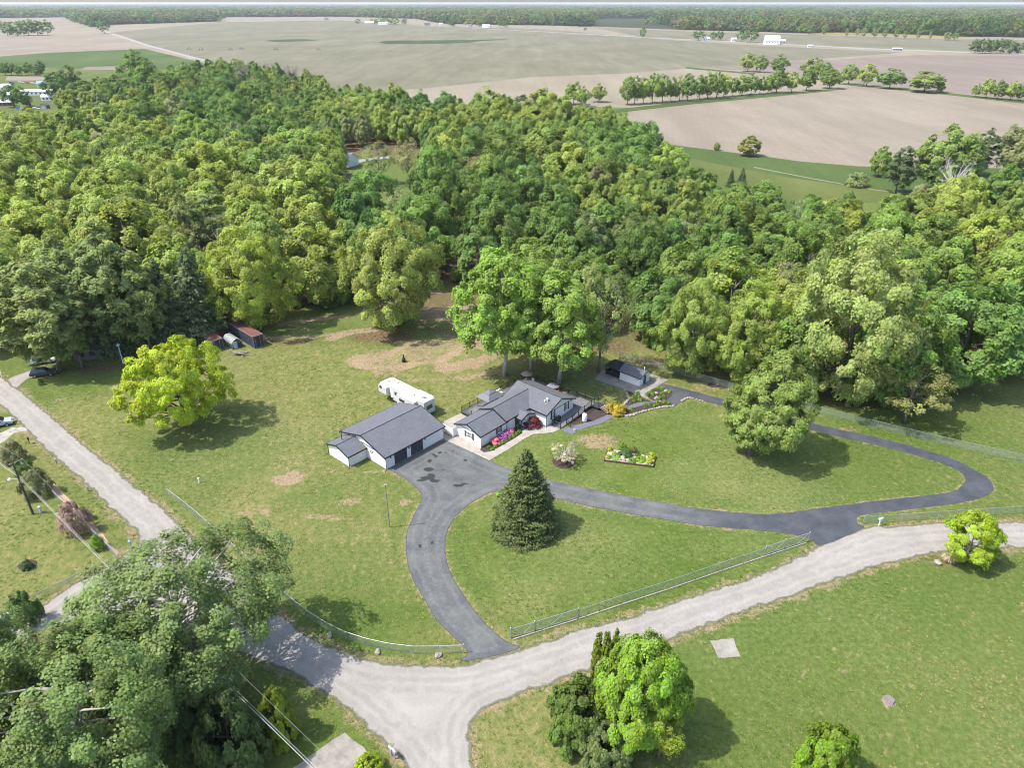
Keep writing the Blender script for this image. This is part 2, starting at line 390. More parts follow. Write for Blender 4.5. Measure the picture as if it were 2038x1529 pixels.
# ------------------------------------------------------------------ outlines surveyed from the photograph (pixels of the 2038 x 1529 picture)
DRIVE = [(779,938),(771,934.5),(884.8,875.5),(974.3,917.2),(1014.7,934),(1060,947),(1106,959),(1240,986.5),(1320,1001),(1400,1014),(1503.6,1023.7),(1563,1021.5),(1620,1013.6),(1729.7,999.5),(1839.6,987),(1896,979),(1915,966.5),(1921,957),(1915,943),(1890,929),(1839.6,911.6),(1745,886.5),(1632,861),(1460,813.6),(1401,799.3),(1375,792.8),(1360,797.5),(1342,808.7),(1332,803),(1322.7,799),(1331,793),(1336.7,786),(1327,777),(1310.6,771.4),(1320.9,764.5),(1400,784.4),(1470,803),(1634,847),(1745,870.8),(1839.6,896),(1902,916),(1940,936.7),(1965,951),(1977.7,969.7),(1971,982),(1933.8,996.4),(1871,1007),(1776.8,1018),(1733,1023),(1709,1027.8),(1704,1035.6),(1707.7,1043.5),(1718.7,1051.5),(1667,1075),(1629,1086.5),(1613.5,1075),(1580.5,1065.4),(1494,1054.5),(1400,1047),(1240,1021),(1169,1007),(1106,993),(1040,981),(983.3,979.8),(957,990),(928.4,1008.6),(907.5,1028),(893,1051.8),(885.7,1080.5),(889,1117),(902,1151),(923,1185),(949,1222),(980.7,1255.8),(1012,1279.4),(1035.7,1289.9),(981,1307.6),(917.7,1316.5),(930,1300.6),(913.5,1279.6),(868.6,1234.7),(840.6,1187),(821,1153.3),(809.7,1114),(808,1070),(814.6,1046.5),(829,1015),(840,992.9),(834,978.5),(810.6,956)]
ROAD = [(-60,700),(0,747),(39,776),(72,803.7),(109,833.5),(156.6,874.8),(218.5,925),(305,995),(357,1045.6),(430,1110),(520,1190),(599,1255.7),(652.6,1282),(717,1307.6),(784.5,1321.7),(850,1324),(916,1321.7),(981,1309),(1037,1293.6),(1131,1260),(1163.6,1249.7),(1243.5,1230),(1332,1200),(1440,1166.5),(1533,1135),(1626,1088.4),(1719,1051),(1775,1047.5),(1868,1040),(2038,1039),(2250,1040),(2250,1092),(2038,1090),(1960,1094),(1857,1103),(1737.7,1131),(1589,1183),(1440,1233.5),(1297.5,1290.7),(1200,1326),(1120,1353),(1048,1377.8),(995,1397),(952.8,1422.7),(937,1448),(937,1478.8),(947,1535),(955,1640),(880,1640),(812.5,1530),(756,1473),(708.7,1428),(672,1400),(591,1349.7),(500,1310),(400,1270),(300,1245),(170,1240),(60,1265),(-80,1320),(-80,1290),(0,1252),(70,1212),(130,1172),(210,1130),(262,1092),(275,1066),(230.7,1023),(171,964.4),(97,901.6),(49.5,855),(0,806),(-60,770)]
SIDE_DRIVE = [(12,757),(40,744),(72,732),(92,728),(100,742),(62,752),(42,768),(37,777)]
CAR_DRIVE = [(-60,868),(0,862),(22,852),(48,851),(52,858),(30,862),(0,884),(-60,905)]
forest_front = [(-260,700),(-100,690),(0,690),(60,688),(150,672),(260,672),(330,660),(400,640),(470,628),(560,625),(640,612),(690,605),(760,590),(850,572),(935,566),(1010,600),(1100,640),(1180,668),(1240,676),(1330,702),(1450,740),(1560,770),(1660,803),(1790,810),(1860,785),(1950,745),(2038,720),(2300,700)]
forest_back = [(2300,420),(2038,448),(1960,450),(1900,452),(1790,468),(1740,492),(1600,490),(1500,475),(1400,432),(1330,398),(1290,355),(1255,305),(1200,268),(1100,262),(1000,258),(860,250),(760,232),(680,232),(600,236),(500,235),(420,240),(300,262),(120,280),(0,290),(-260,320)]
forest_poly = GP(forest_front + forest_back)
clearing = GP([(690,300),(820,300),(840,330),(838,380),(830,430),(775,452),(725,440),(705,390),(695,345)])
rclear = GP([(1910,486),(2300,480),(2300,560),(2038,560),(1925,530)])

def cdt_sheet(name, outline, z, mat, step, jitter=0.0, attr=None, seg=.6, hole=None):
    """flat sheet with an uneven outline, filled with a regular net of points so that worn bands can follow its edge"""
    pts = [Vector((p[0], p[1], 0)) for p in outline]; ring = []
    for a, b in zip(pts, pts[1:] + pts[:1]):
        n = max(1, int((b - a).length / seg))
        for k in range(n): ring.append(a.lerp(b, k / n))
    if jitter:
        for p in ring:
            q = (p.x * 1.7, p.y * 1.7)
            p.x += (float(vnoise(np.array(q[0]), np.array(q[1]))) - .5) * 2 * jitter + R.uniform(-.3, .3) * jitter
            p.y += (float(vnoise(np.array(q[0] + 50), np.array(q[1] + 80))) - .5) * 2 * jitter + R.uniform(-.3, .3) * jitter
    ax = np.array([p.x for p in ring]); ay = np.array([p.y for p in ring])
    gx, gy = np.meshgrid(np.arange(ax.min(), ax.max(), step), np.arange(ay.min(), ay.max(), step))
    gx = gx.ravel() + rng.uniform(-.2, .2, gx.size) * step; gy = gy.ravel() + rng.uniform(-.2, .2, gy.size) * step
    k = inside(gx, gy, ring); gx, gy = gx[k], gy[k]
    k = seg_dist(gx, gy, ring, True) > step * .35; gx, gy = gx[k], gy[k]
    V = [Vector((p.x, p.y)) for p in ring] + [Vector((a, b)) for a, b in zip(gx, gy)]
    nr = len(ring)
    r = delaunay_2d_cdt(V, [(i, (i + 1) % nr) for i in range(nr)], [], 0, 1e-4)
    vs = np.array([(v.x, v.y) for v in r[0]]); fs = np.array(r[2])
    c = vs[fs].mean(1); fs = fs[inside(c[:, 0], c[:, 1], ring)]
    col = np.ones((len(vs), 4))
    if attr: col[:, :] = attr(vs[:, 0], vs[:, 1], seg_dist(vs[:, 0], vs[:, 1], ring, True))
    V3 = np.c_[vs, np.full(len(vs), z)]
    me = quad_mesh(name, V3, fs, mat, col)
    la = me.attributes.new('lane', 'FLOAT', 'POINT'); la.data.foreach_set('value', seg_dist(vs[:, 0], vs[:, 1], ring, True).astype(np.float32))
    bm = bmesh.new(); bm.from_mesh(me)
    for f in bm.faces:
        if f.normal.z < 0: f.normal_flip()
    bm.to_mesh(me); bm.free()
    return tag(link(name, me), kind='structure')

road_w = spline(GP(ROAD), 3, True); drive_w = spline(GP(DRIVE[2:]), 3)
drive_w = GP(DRIVE[:2]) + drive_w

# ------------------------------------------------------------------ ground: one sheet to the horizon, fine in the yard
def axis(lo, hi, step, far):
    a = list(np.arange(lo, hi + .01, step)); d = step; x = a[-1]
    while x < far: d *= 1.22; x += d; a.append(x)
    d = step; x = a[0]
    while x > -far: d *= 1.22; x -= d; a.insert(0, x)
    return np.array(a)
xs = axis(-118, 118, .66, 40000); ys = axis(38, 232, .66, 40000)
GX, GY = np.meshgrid(xs, ys); sh = GX.shape; GX = GX.ravel(); GY = GY.ravel()
bare = np.zeros(GX.shape); dry = np.zeros(GX.shape); lit = np.zeros(GX.shape); lush = np.zeros(GX.shape); GZ = np.zeros(GX.shape)
near = (np.abs(GX) < 130) & (GY > 30) & (GY < 300)
nx, ny = GX[near], GY[near]
b_, d_, l_, u_, z_ = [np.zeros(nx.shape) for _ in range(5)]
dry0 = fbm(nx, ny, 26, 5); d_[:] = smooth01((dry0 - .36) / .24) * .9
u_[:] = smooth01((fbm(nx + 300, ny, 34, 5) - .47) / .2) * .55
def zz(x, y): return (630 + x / 5.363, 570 + y / 5.363)
def trail(pts, w, s=1.0, arr=b_, conv=zz):
    pp = spline([G(*conv(*p)) for p in pts], 5)
    d = seg_dist(nx, ny, pp); n = fbm(nx, ny, 2.4, 3)
    np.maximum(arr, s * smooth01(1.35 - d / w + (n - .5) * 1.1), out=arr)
def blob(u, v, ru, rv, s=1.0, arr=b_, rough=.9):
    c = G(u, v); ax_ = abs(G(u + ru, v).x - G(u - ru, v).x) / 2; ay_ = abs(G(u, v - rv).y - G(u, v + rv).y) / 2
    k = np.nonzero((np.abs(nx - c.x) < ax_ * 2.6) & (np.abs(ny - c.y) < ay_ * 2.6))[0]
    if not len(k): return
    x, y = nx[k], ny[k]
    d = np.hypot((x - c.x) / ax_, (y - c.y) / ay_); n = fbm(x + 7, y + 3, max(1.2, ax_ * .8), 4)
    arr[k] = np.maximum(arr[k], s * smooth01((1.25 - d + (n - .5) * 2 * rough) / .9))
idp = lambda x, y: (x, y)
trail([(1050,595),(900,670),(730,750),(600,800),(470,760),(390,780),(400,820),(520,870),(680,885),(850,880),(1000,850),(1250,820)], 1.7, .95)
trail([(1330,885),(1500,870),(1700,820),(1880,750),(1930,680),(1900,610),(1750,590),(1640,630)], 2.2)
trail([(1600,650),(1440,740),(1290,810)], 1.9); trail([(1560,985),(1750,950),(1920,905)], 1.2, .9); trail([(150,555),(350,490),(600,470)], 1.8, .95)
trail([(940,360),(1150,320),(1300,280),(1500,260),(1650,250)], 1.6, .9); trail([(1000,1000),(1250,990),(1500,985)], .9, .6); trail([(1080,100),(1200,75),(1300,60)], 1.5, .9)
trail([(530,673),(570,672),(640,668),(700,660)], 1.0, .8, b_, idp); trail([(560,645),(600,640),(650,633),(690,630)], 1.2, .9, b_, idp)
trail([(527,676),(570,684),(625,678)], 1.0, .9, l_, idp)
blob(880, 690, 130, 36, .62, rough=1.1); blob(890, 630, 100, 30, .8, rough=1.0); blob(790, 715, 70, 28, .5, rough=1.2); blob(640, 660, 60, 14, .4, rough=1.2); blob(600, 930, 70, 40, .33, rough=1.3); blob(700, 860, 60, 30, .3, rough=1.3); blob(961, 697, 24, 13, .8); blob(752, 748, 13, 8, .75); blob(830, 706, 14, 10, .7); blob(880, 690, 60, 12, .55)
blob(578, 955, 34, 17, 1.25, rough=.7); blob(1190, 880, 50, 19, .75, rough=.7); blob(806, 1000, 14, 9, .75); blob(822, 985, 10, 10, .7)
for q in [(640,880,12,5),(628,868,9,4),(652,908,9,4),(668,880,8,4),(640,862,6,3),(620,912,6,3),(735,940,40,5),(700,930,22,5),(716,915,12,4),(664,936,6,4),(395,943,5,3),(412,940,5,3),(505,1020,40,12),(640,1030,45,10),(700,1000,30,8)]: blob(*q, s=.62)
blob(1042, 1082, 32, 11, .9, l_, .5); blob(1020, 1070, 26, 20, .45); blob(1150, 1085, 60, 25, .35, d_)
blob(775, 610, 70, 14, .9, l_); blob(850, 600, 90, 30, .75, l_); blob(765, 668, 75, 12, .95, l_); blob(900, 655, 80, 18, .6, l_); blob(1200, 690, 60, 16, .85, l_); blob(1080, 715, 60, 12, .5, l_)
blob(1310, 722, 55, 10, .6, l_); blob(1290, 722, 60, 8, .55); blob(1420, 770, 50, 9, .55); blob(1700, 855, 30, 6, .5); blob(180, 735, 80, 13, .85, l_); blob(100, 750, 40, 6, .6, l_)
blob(225, 770, 9, 6, .7); blob(122, 795, 16, 4, .6); blob(1485, 903, 18, 8, .8, l_, .3); blob(372, 850, 18, 6, .7, l_, .4); blob(1770, 1398, 22, 9, .55)
blob(430, 1400, 55, 22, .7); blob(60, 1300, 90, 30, .8, l_); blob(520, 1480, 90, 40, .55, l_); blob(1880, 1120, 60, 14, .5, l_)
blob(1180, 730, 20, 10, .6, l_)
for _ in range(230):                      # thin spots in the lawns
    u = R.uniform(1300, 2038); v = R.uniform(1190, 1529)
    if R.random() < .35: u = R.uniform(1620, 2038)
    blob(u, v, R.uniform(2.5, 6), R.uniform(1.5, 3.2), R.uniform(.5, .95), rough=.5)
for _ in range(110):
    blob(R.uniform(560, 800), R.uniform(760, 1060), R.uniform(3, 7), R.uniform(2, 4), R.uniform(.35, .6), rough=.6)
for _ in range(90):
    blob(R.uniform(0, 2038), R.uniform(780, 1290), R.uniform(3, 9), R.uniform(2, 5), R.uniform(.3, .52), rough=.6)
# worn verges
for ring, w in ((road_w, 1.3), (drive_w, .5)):
    d = seg_dist(nx, ny, ring, True)
    np.maximum(b_, .62 * smooth01(1.2 - d / w + (fbm(nx, ny, 2.0, 3) - .5) * 1.6), out=b_)
d = seg_dist(nx, ny, drive_w, True); u_[:] = np.maximum(u_, smooth01(1 - d / 5) * smooth01((d - .5) / 1) * .7 * (fbm(nx, ny, 7, 3) > .45))
# greener lawn on the right, drier slope in the middle
gr_ = smooth01((nx - 2) / 22) * smooth01((88 - ny) / 18); u_[:] = np.maximum(u_, gr_ * .45); d_[:] *= 1 - .45 * gr_
# tracks in the dirt yard stand up as low banks
for (x, y, r, h) in [(1780,690,5.5,.9),(960,720,2.5,.7),(560,800,4,.35),(1150,850,3,.4),(620,960,3,.5),(1450,800,3.5,.35),(1100,330,4,.8),(1350,290,4,.6)]:
    c = G(*zz(x, y)); z_ += h * np.exp(-((nx - c.x) ** 2 + (ny - c.y) ** 2) / r ** 2)
z_ += np.where((ny > 125) & (ny < 190) & (nx > -60) & (nx < 0), (fbm(nx, ny, 3.5, 3) - .5) * .35 * b_, 0)
bare[near] = b_; dry[near] = d_; lit[near] = l_; lush[near] = u_; GZ[near] = z_
fm = inside(GX, GY, forest_poly); fd = seg_dist(GX, GY, forest_poly, True)
lit = np.maximum(lit, np.where(fm, np.clip(.35 + fd / 12, 0, .95), np.clip(.45 - fd / 8, 0, 1)) * (GY < 2000))
for c in (clearing, rclear):
    k = inside(GX, GY, c); lit[k] = 0; dry[k] = .3; lush[k] = .5
far = GY > 330; lush[far & ~fm] = .35
ny_, nx_ = sh
idx = np.arange(nx_ * ny_).reshape(sh)
F = np.stack([idx[:-1, :-1], idx[:-1, 1:], idx[1:, 1:], idx[1:, :-1]], -1).reshape(-1, 4)
gme = quad_mesh('ground', np.c_[GX, GY, GZ], F, M_GROUND, np.c_[bare, dry, lit, lush])
gme.shade_smooth()
tag(link('ground', gme), 'mown lawn with dry patches and bare soil reaching out to the fields', kind='structure')
def ground_z(x, y):
    z = 0.0
    for (a, b, r, h) in [(1780,690,5.5,.9),(960,720,2.5,.7),(560,800,4,.35),(1150,850,3,.4),(620,960,3,.5),(1450,800,3.5,.35),(1100,330,4,.8),(1350,290,4,.6)]:
        c = G(*zz(a, b)); z += h * math.exp(-((x - c.x) ** 2 + (y - c.y) ** 2) / r ** 2)
    return z

# ------------------------------------------------------------------ gravel roads and asphalt drive
def a_road(x, y, d):
    n = fbm(x, y, 9, 3) - .5
    dd = d + n * .7
    tr = np.maximum.reduce([1.0 * np.exp(-((dd - 2.1) / .42) ** 2), .8 * np.exp(-((dd - .8) / .35) ** 2), .6 * np.exp(-((dd - 3.5) / .4) ** 2)])
    tr = np.maximum(tr, .35 * smooth01((fbm(x + 40, y, 14, 4) - .52) / .15))
    c = np.ones((len(x), 4)); c[:, 0] = np.clip(d, 0, 1); c[:, 1] = tr; return c
cdt_sheet('gravel_road', road_w, .016, M_GRAVEL, .8, .32, a_road)['label'] = 'pale gravel road that curves round the yard and forks at the bottom'
cdt_sheet('side_driveway', spline(GP(SIDE_DRIVE), 3, True), .022, M_GRAVEL, .8, .25, a_road)
cdt_sheet('car_driveway', spline(GP(CAR_DRIVE), 3, True), .022, M_CONC, .8, .1, None)
STAINS = [(853,935,13,5),(850,952,20,4),(866,958,16,3),(858,947,10,5),(838,957,12,3),(912,967,14,3.2),(925,963,10,1.8),(855,918,6,5),(868,908,5,4),(875,902,5,3.5),(863,905,4,3),(880,936,4,2),(926,917,5,3),(901,898,4,2),(886,901,6,2),(836,1088,5,4.5),(860,1081,5,4.5),(903,918,2.5,1.5),(882,914,3,1.5)]
def a_drive(x, y, d):
    c = np.zeros((len(x), 4)); c[:, 0] = np.clip(d, 0, 1); s = np.zeros(len(x))
    for (u, v, ru, rv) in STAINS:
        g = G(u, v); ax_ = ru * DEPTH(g) / FPX; ay_ = abs(G(u, v - rv).y - G(u, v + rv).y) / 2
        s = np.maximum(s, smooth01(1.35 - np.hypot((x - g.x) / ax_, (y - g.y) / ay_)))
    c[:, 1] = s * .9; c[:, 2] = smooth01((x - 22) / 14); c[:, 3] = 1; return c
cdt_sheet('asphalt_driveway', drive_w, .034, M_ASPH, .42, .05, a_drive)['label'] = 'grey asphalt driveway looping from the garage round the lawn to the gravel road'
CONC = [(883.3,839),(917.8,823),(932,829),(948,838),(958,850),(975.6,899.5),(1033,866),(1039,858.5),(1050,853),(1056,846),(1088,850),(1112,838),(1118,853),(1102.4,860.4),(1083.8,863.3),(1061.4,864.5),(1040,876),(1014.8,893),(974,917),(930,896.5),(884,875.5)]
cdt_sheet('concrete_walk', GP(CONC), .048, M_CONC, 1.5, 0)['label'] = 'pale concrete walk and patio between garage and house'
PATH = [(1116.4,855.2),(1137.8,865.5),(1151,857),(1175,849.4),(1196,844),(1233,824),(1270.5,810),(1302,804),(1322,797.5),(1316,793),(1281.7,801),(1259,805),(1220,820.8),(1181,838.5),(1140,848.8),(1128,852)]
cdt_sheet('paver_path', spline(GP(PATH), 2, True), .052, pm('dark_pavers', (.112, .115, .145), .85, .2, 2.0), .9, .06)['label'] = 'dark blue-grey path along the foot of the ramp'
def Sx(x, y): return (1180 + x / 12.74, 700 + y / 12.74)
cdt_sheet('shed_pad', [P(48.8, -6.3), P(49.35, -16.45), P(49.0, -19.2), P(50.6, -19.0), P(51.2, -17.6), P(58.7, -18.0), P(58.6, -13.7), P(56.4, -9.5), P(53.6, -5.6)], .044, M_CONC2, 1.2, .05)['label'] = 'weathered concrete pad round the small shed'
cdt_sheet('old_slab', GP([(1414,1276),(1460,1272.5),(1474,1308),(1430,1311.5)]), .05, M_CONC2, .8, .08)['label'] = 'small bare concrete slab alone in the lower lawn'
cdt_sheet('lower_pad', GP([(685,1459),(726,1492),(736,1510),(725,1560),(600,1600),(540,1560),(585,1529)]), .05, M_CONC2, .8, .08)['label'] = 'concrete pad beside the fork of the gravel road'
cdt_sheet('ramp_soil', GP([(1140,847),(1181,838),(1218,821),(1212,812),(1180,805),(1150,815),(1130,840)]), .03, M_MULCH, 1.0, .15)
cdt_sheet('shrub_strip', GP([(88,958),(110,985),(170,1045),(238,1112),(243,1108),(190,1050),(120,975),(100,952)]), .03, pm('bark_chips', (.33, .23, .165), .95, .4, 4, bump=.6), .8, .15)

# ------------------------------------------------------------------ fields out to the horizon
M_TAN = m_field('dry_tan_field', (0.181, 0.152, 0.115), (0.213, 0.184, 0.141), .08, .2, .22)
M_TAN2 = m_field('sandy_field', (0.188, 0.162, 0.115), (0.216, 0.191, 0.141), .05, -.15, .2)
M_MAUVE = m_field('ploughed_field', (0.156, 0.126, 0.103), (0.184, 0.152, 0.126), .05, .1, .2)
M_PALE = m_field('young_wheat_field', (.125, .120, .076), (.160, .150, .104), .02, .05, .35, (.190, .172, .130))
M_GREEN = m_field('green_field', (0.048, 0.079, 0.019), (0.073, 0.102, 0.029), .1, .2, .3)
M_GRASS2 = m_field('meadow', (0.073, 0.098, 0.022), (0.108, 0.118, 0.038), .1, -.3, .3)
M_WOODF = m_field('woodland_floor', (0.032, 0.039, 0.019), (0.044, 0.051, 0.022), .1, 0, .3)
M_YEL = m_field('yellow_field', (0.191, 0.159, 0.044), (0.204, 0.166, 0.057), .1, 0, .1)
M_DARKG = m_field('marsh_grass', (0.035, 0.054, 0.022), (0.054, 0.073, 0.029), .1, 0, .3)
M_FARROAD = m_concrete('country_road', (0.216, 0.207, 0.191), (0.255, 0.245, 0.226))
_fz = [.03]
def field(name, px, mat, label=None, z=None):
    if z is None: _fz[0] += .006; z = _fz[0]
    pts = [Vector((p.x, p.y, z)) for p in GP(px)]
    me = bpy.data.meshes.new(name); fs = tessellate_polygon([pts]); me.from_pydata([tuple(p) for p in pts], [], fs); me.materials.append(mat); me.update()
    bm = bmesh.new(); bm.from_mesh(me)
    for f in bm.faces:
        if f.normal.z < 0: f.normal_flip()
    bm.to_mesh(me); bm.free()
    o = tag(link(name, me), label, kind='structure'); return o
field('far_field', [(-1500,9),(3600,9),(3600,235),(2038,222),(1700,190),(1255,214),(860,206),(640,212),(540,165),(300,120),(-700,130)], M_TAN2)
field('woodland_floor', [(-1500,8.5),(3600,8.5),(3600,60),(2038,73),(1912,72),(1605,66),(1508,62),(1360,59),(1177,52),(1080,50),(880,47),(827,36.5),(680,32.5),(437,33),(434,42),(220,49),(182,54),(133,33),(0,35),(-700,35)], M_WOODF)
field('wheat_field', [(226,64),(440,43),(680,40),(880,53),(1080,57),(1330,79),(1500,90),(1800,104),(1600,119),(1370,136),(1240,146),(1060,153),(860,174),(700,187),(600,172),(540,156),(400,117),(300,90)], M_PALE, 'wide pale green wheat field below the far woods')
field('pasture', [(1180,54),(1360,62),(1508,66),(1640,70),(1912,78),(2500,84),(2500,118),(2038,106),(1730,96),(1520,85.5),(1280,74)], M_PALE)
field('ploughed_field', [(1372,136),(1480,128),(1600,121),(1830,109),(2038,111),(2500,125),(2500,260),(2038,198),(1700,164),(1640,158),(1500,140)], M_MAUVE, 'mauve ploughed field at the upper right')
field('tan_field', [(1250,222),(1440,200),(1655,174),(1700,171),(1860,186),(2038,206),(2500,260),(2500,350),(1958,334),(1708,331),(1591,321),(1518,311),(1358,291),(1300,281),(1240,255)], M_TAN, 'big dry tan field to the right behind the wood')
field('grass_strip', [(1290,290),(1358,291),(1518,311),(1591,321),(1708,331),(1958,334),(2500,350),(2500,420),(2038,400),(1740,378),(1560,352),(1420,325),(1330,305)], M_GREEN, 'green grass strip along the near edge of the tan field')
field('meadow', [(1300,300),(1330,305),(1420,325),(1560,352),(1740,378),(1900,395),(1900,420),(1720,402),(1600,430),(1420,420),(1300,340)], M_GRASS2)
field('farm_track', [(1500,333.5),(1620,357),(1740,378.5),(1820,388),(1820,386.5),(1740,377),(1620,355.5),(1500,332)], M_TAN)
field('plough_strip', [(-700,82),(0,74),(180,68),(212,66),(286,96),(100,104),(0,112),(-700,125)], M_TAN, 'tan ploughed field left of the straight country road')
field('green_field', [(-700,125),(0,112),(100,104.5),(288,97),(390,121),(445,135),(280,139),(90,135),(0,132),(-700,150)], M_GREEN)
field('distant_field', [(-300,44),(10,37),(133,33.5),(181,54),(110,58),(0,62),(-300,66)], M_TAN)
field('stubble_field', [(440,44),(437,34),(680,33.5),(827,37.5),(880,49),(880,52),(680,39)], M_TAN2)
field('marsh', [(522,81),(545,78.5),(600,77.5),(636,79.5),(600,81.5),(560,83.3)], M_DARKG, 'left dark grassy hollow in the wheat field')
field('marsh', [(755,84),(765,80.5),(830,80),(940,79),(1015,77.5),(960,81),(930,85),(880,86.5),(770,87)], M_DARKG, 'long dark grassy hollow in the wheat field, right of the other')
field('yellow_field', [(1600,66),(1640,63.5),(1760,66),(1920,72),(1915,75),(1760,70.5),(1640,68.5)], M_YEL)
field('hedge_verge', [(1180,222),(1360,203),(1500,191),(1640,178),(1665,180),(1500,196),(1360,209),(1190,228)], M_GREEN)
field('hedge_verge', [(1640,164),(1720,173),(1880,188),(2038,206),(2200,224),(2200,220),(2038,201),(1880,184),(1720,169)], M_GREEN)
field('hedge_verge', [(1365,133),(1420,138),(1500,145),(1500,148),(1420,141),(1365,136)], M_GREEN)
field('country_road', [(940,55.5),(1130,65),(1280,73.5),(1520,85),(1730,95.5),(2038,106.5),(2500,122),(2500,126),(2038,109.2),(1730,97.6),(1520,86.6),(1280,74.6),(1130,66),(940,56.2)], M_FARROAD, 'thin country road across the far fields at the right')
field('country_road', [(208,61),(225,66),(300,90),(400,116.5),(470,134),(545,156),(545,160),(460,135.5),(390,117.5),(292,91),(217,66.5),(205,61.5)], M_FARROAD, 'straight country road at the left between ploughed strip and wheat')
field('orchard_ground', [(-300,150),(0,140),(100,137),(280,141),(330,160),(250,215),(130,225),(0,228),(-300,250)], M_GRASS2)
field('bare_strip', [(15,152),(95,152),(92,160),(10,160)], M_TAN)
field('bare_strip', [(170,133),(250,131),(260,139),(160,139)], M_MAUVE)
field('forest_lane', [(640,322),(690,322),(740,314),(775,311),(776,316),(740,319),(690,330),(640,335)], M_FARROAD)
# ------------------------------------------------------------------ buildings in the yard
def pbox(mb, p0, p1, q0, q1, z0, z1):
    return mb.hexa([P(p0, q0, z0), P(p1, q0, z0), P(p1, q1, z0), P(p0, q1, z0)], [P(p0, q0, z1), P(p1, q0, z1), P(p1, q1, z1), P(p0, q1, z1)])

class Yard:
    """a thing in the yard frame; children keep world coordinates"""
    def __init__(s, name, label, cat, p, q, group=None):
        s.e = tag(empty(name, P(p, q)), label, cat, group); s.off = P(p, q)
    def part(s, name, mb, mat, parent=None, smooth=False):
        base = s.off
        mb.v = [(v[0] - base.x, v[1] - base.y, v[2] - base.z) for v in mb.v]
        o = mb.build(name, mat, parent or s.e, smooth)
        return o

def gable_wall(p0, p1, q0, q1, zt, zr, axis, z0=0.0):
    """closed wall prism under a gable; the ridge runs along the axis p or q"""
    mb = MB()
    if axis == 'p':
        qm = (q0 + q1) / 2
        mb.prism([P(p0, q0, z0), P(p0, q1, z0), P(p0, q1, zt), P(p0, qm, zr), P(p0, q0, zt)], E1 * (p1 - p0))
    else:
        pm_ = (p0 + p1) / 2
        mb.prism([P(p0, q0, z0), P(p1, q0, z0), P(p1, q0, zt), P(pm_, q0, zr), P(p0, q0, zt)], E2 * (q1 - q0))
    return mb

def gable_roof(p0, p1, q0, q1, ze, zr, axis, th=.14):
    """two sloping slabs; p0..p1, q0..q1 are the outlines at the eaves"""
    out = []
    if axis == 'p':
        qm = (q0 + q1) / 2
        for qe in (q0, q1):
            out.append(MB().hexa([P(p0, qe, ze - th), P(p1, qe, ze - th), P(p1, qm, zr - th), P(p0, qm, zr - th)], [P(p0, qe, ze), P(p1, qe, ze), P(p1, qm, zr), P(p0, qm, zr)]))
    else:
        pm_ = (p0 + p1) / 2
        for pe in (p0, p1):
            out.append(MB().hexa([P(pe, q0, ze - th), P(pe, q1, ze - th), P(pm_, q1, zr - th), P(pm_, q0, zr - th)], [P(pe, q0, ze), P(pe, q1, ze), P(pm_, q1, zr), P(pm_, q0, zr)]))
    return out

def rakes(p0, p1, q0, q1, ze, zr, axis, ends=(0, 1), w=.20):
    """black boards along the sloping gable edges and along the eaves"""
    mb = MB(); t = .05
    if axis == 'p':
        qm = (q0 + q1) / 2
        for e in ends:
            pe = (p0 - t, p0 + t) if e == 0 else (p1 - t, p1 + t)
            for qe in (q0, q1):
                mb.hexa([P(pe[0], qe, ze - w), P(pe[1], qe, ze - w), P(pe[1], qm, zr - w), P(pe[0], qm, zr - w)], [P(pe[0], qe, ze + .025), P(pe[1], qe, ze + .025), P(pe[1], qm, zr + .025), P(pe[0], qm, zr + .025)])
        for qe in (q0, q1): pbox(mb, p0 - .04, p1 + .04, qe - .045, qe + .045, ze - w, ze + .02)
    else:
        pm_ = (p0 + p1) / 2
        for e in ends:
            qe = (q0 - t, q0 + t) if e == 0 else (q1 - t, q1 + t)
            for pe in (p0, p1):
                mb.hexa([P(pe, qe[0], ze - w), P(pe, qe[1], ze - w), P(pm_, qe[1], zr - w), P(pm_, qe[0], zr - w)], [P(pe, qe[0], ze + .025), P(pe, qe[1], ze + .025), P(pm_, qe[1], zr + .025), P(pm_, qe[0], zr + .025)])
        for pe in (p0, p1): pbox(mb, pe - .045, pe + .045, q0 - .04, q1 + .04, ze - w, ze + .02)
    return mb

def window(Y, face, a0, a1, z0, z1, at, shutters=True, parent=None, mull=1):
    """face 'q-': wall whose outside looks to -q at q=at, a along p; face 'p-': looks to -p at p=at, a along q"""
    def bx(m, u0, u1, w0, w1, d0, d1):
        if face == 'q-': pbox(m, u0, u1, at - d1, at - d0, w0, w1)
        else: pbox(m, at - d1, at - d0, u0, u1, w0, w1)
    sw = .36 if shutters else 0
    fr = MB(); b0, b1 = a0 + sw, a1 - sw; f = .09
    bx(fr, b0, b1, z0, z0 + f, -.05, .06); bx(fr, b0, b1, z1 - f, z1, -.05, .06); bx(fr, b0, b0 + f, z0 + f, z1 - f, -.05, .06); bx(fr, b1 - f, b1, z0 + f, z1 - f, -.05, .06)
    wo = Y.part('window', fr, M_WHITEP, parent)
    g = MB(); bx(g, b0 + f, b1 - f, z0 + f, z1 - f, -.02, .015); Y.part('pane', g, M_GLASS, wo)
    mu = MB(); bx(mu, b0 + f, b1 - f, (z0 + z1) / 2 - .03, (z0 + z1) / 2 + .03, .0, .04)
    for k in range(mull): c = b0 + (b1 - b0) * (k + 1) / (mull + 1); bx(mu, c - .025, c + .025, z0 + f, (z0 + z1) / 2 - .03, 0, .038); bx(mu, c - .025, c + .025, (z0 + z1) / 2 + .03, z1 - f, 0, .038)
    Y.part('glazing_bar', mu, M_WHITEP, wo)
    if shutters:
        for c0, c1 in ((a0, a0 + sw - .02), (a1 - sw + .02, a1)):
            s = MB(); bx(s, c0, c1, z0 - .04, z1 + .04, -.02, .05); Y.part('shutter', s, M_TRIM, wo)
    return wo

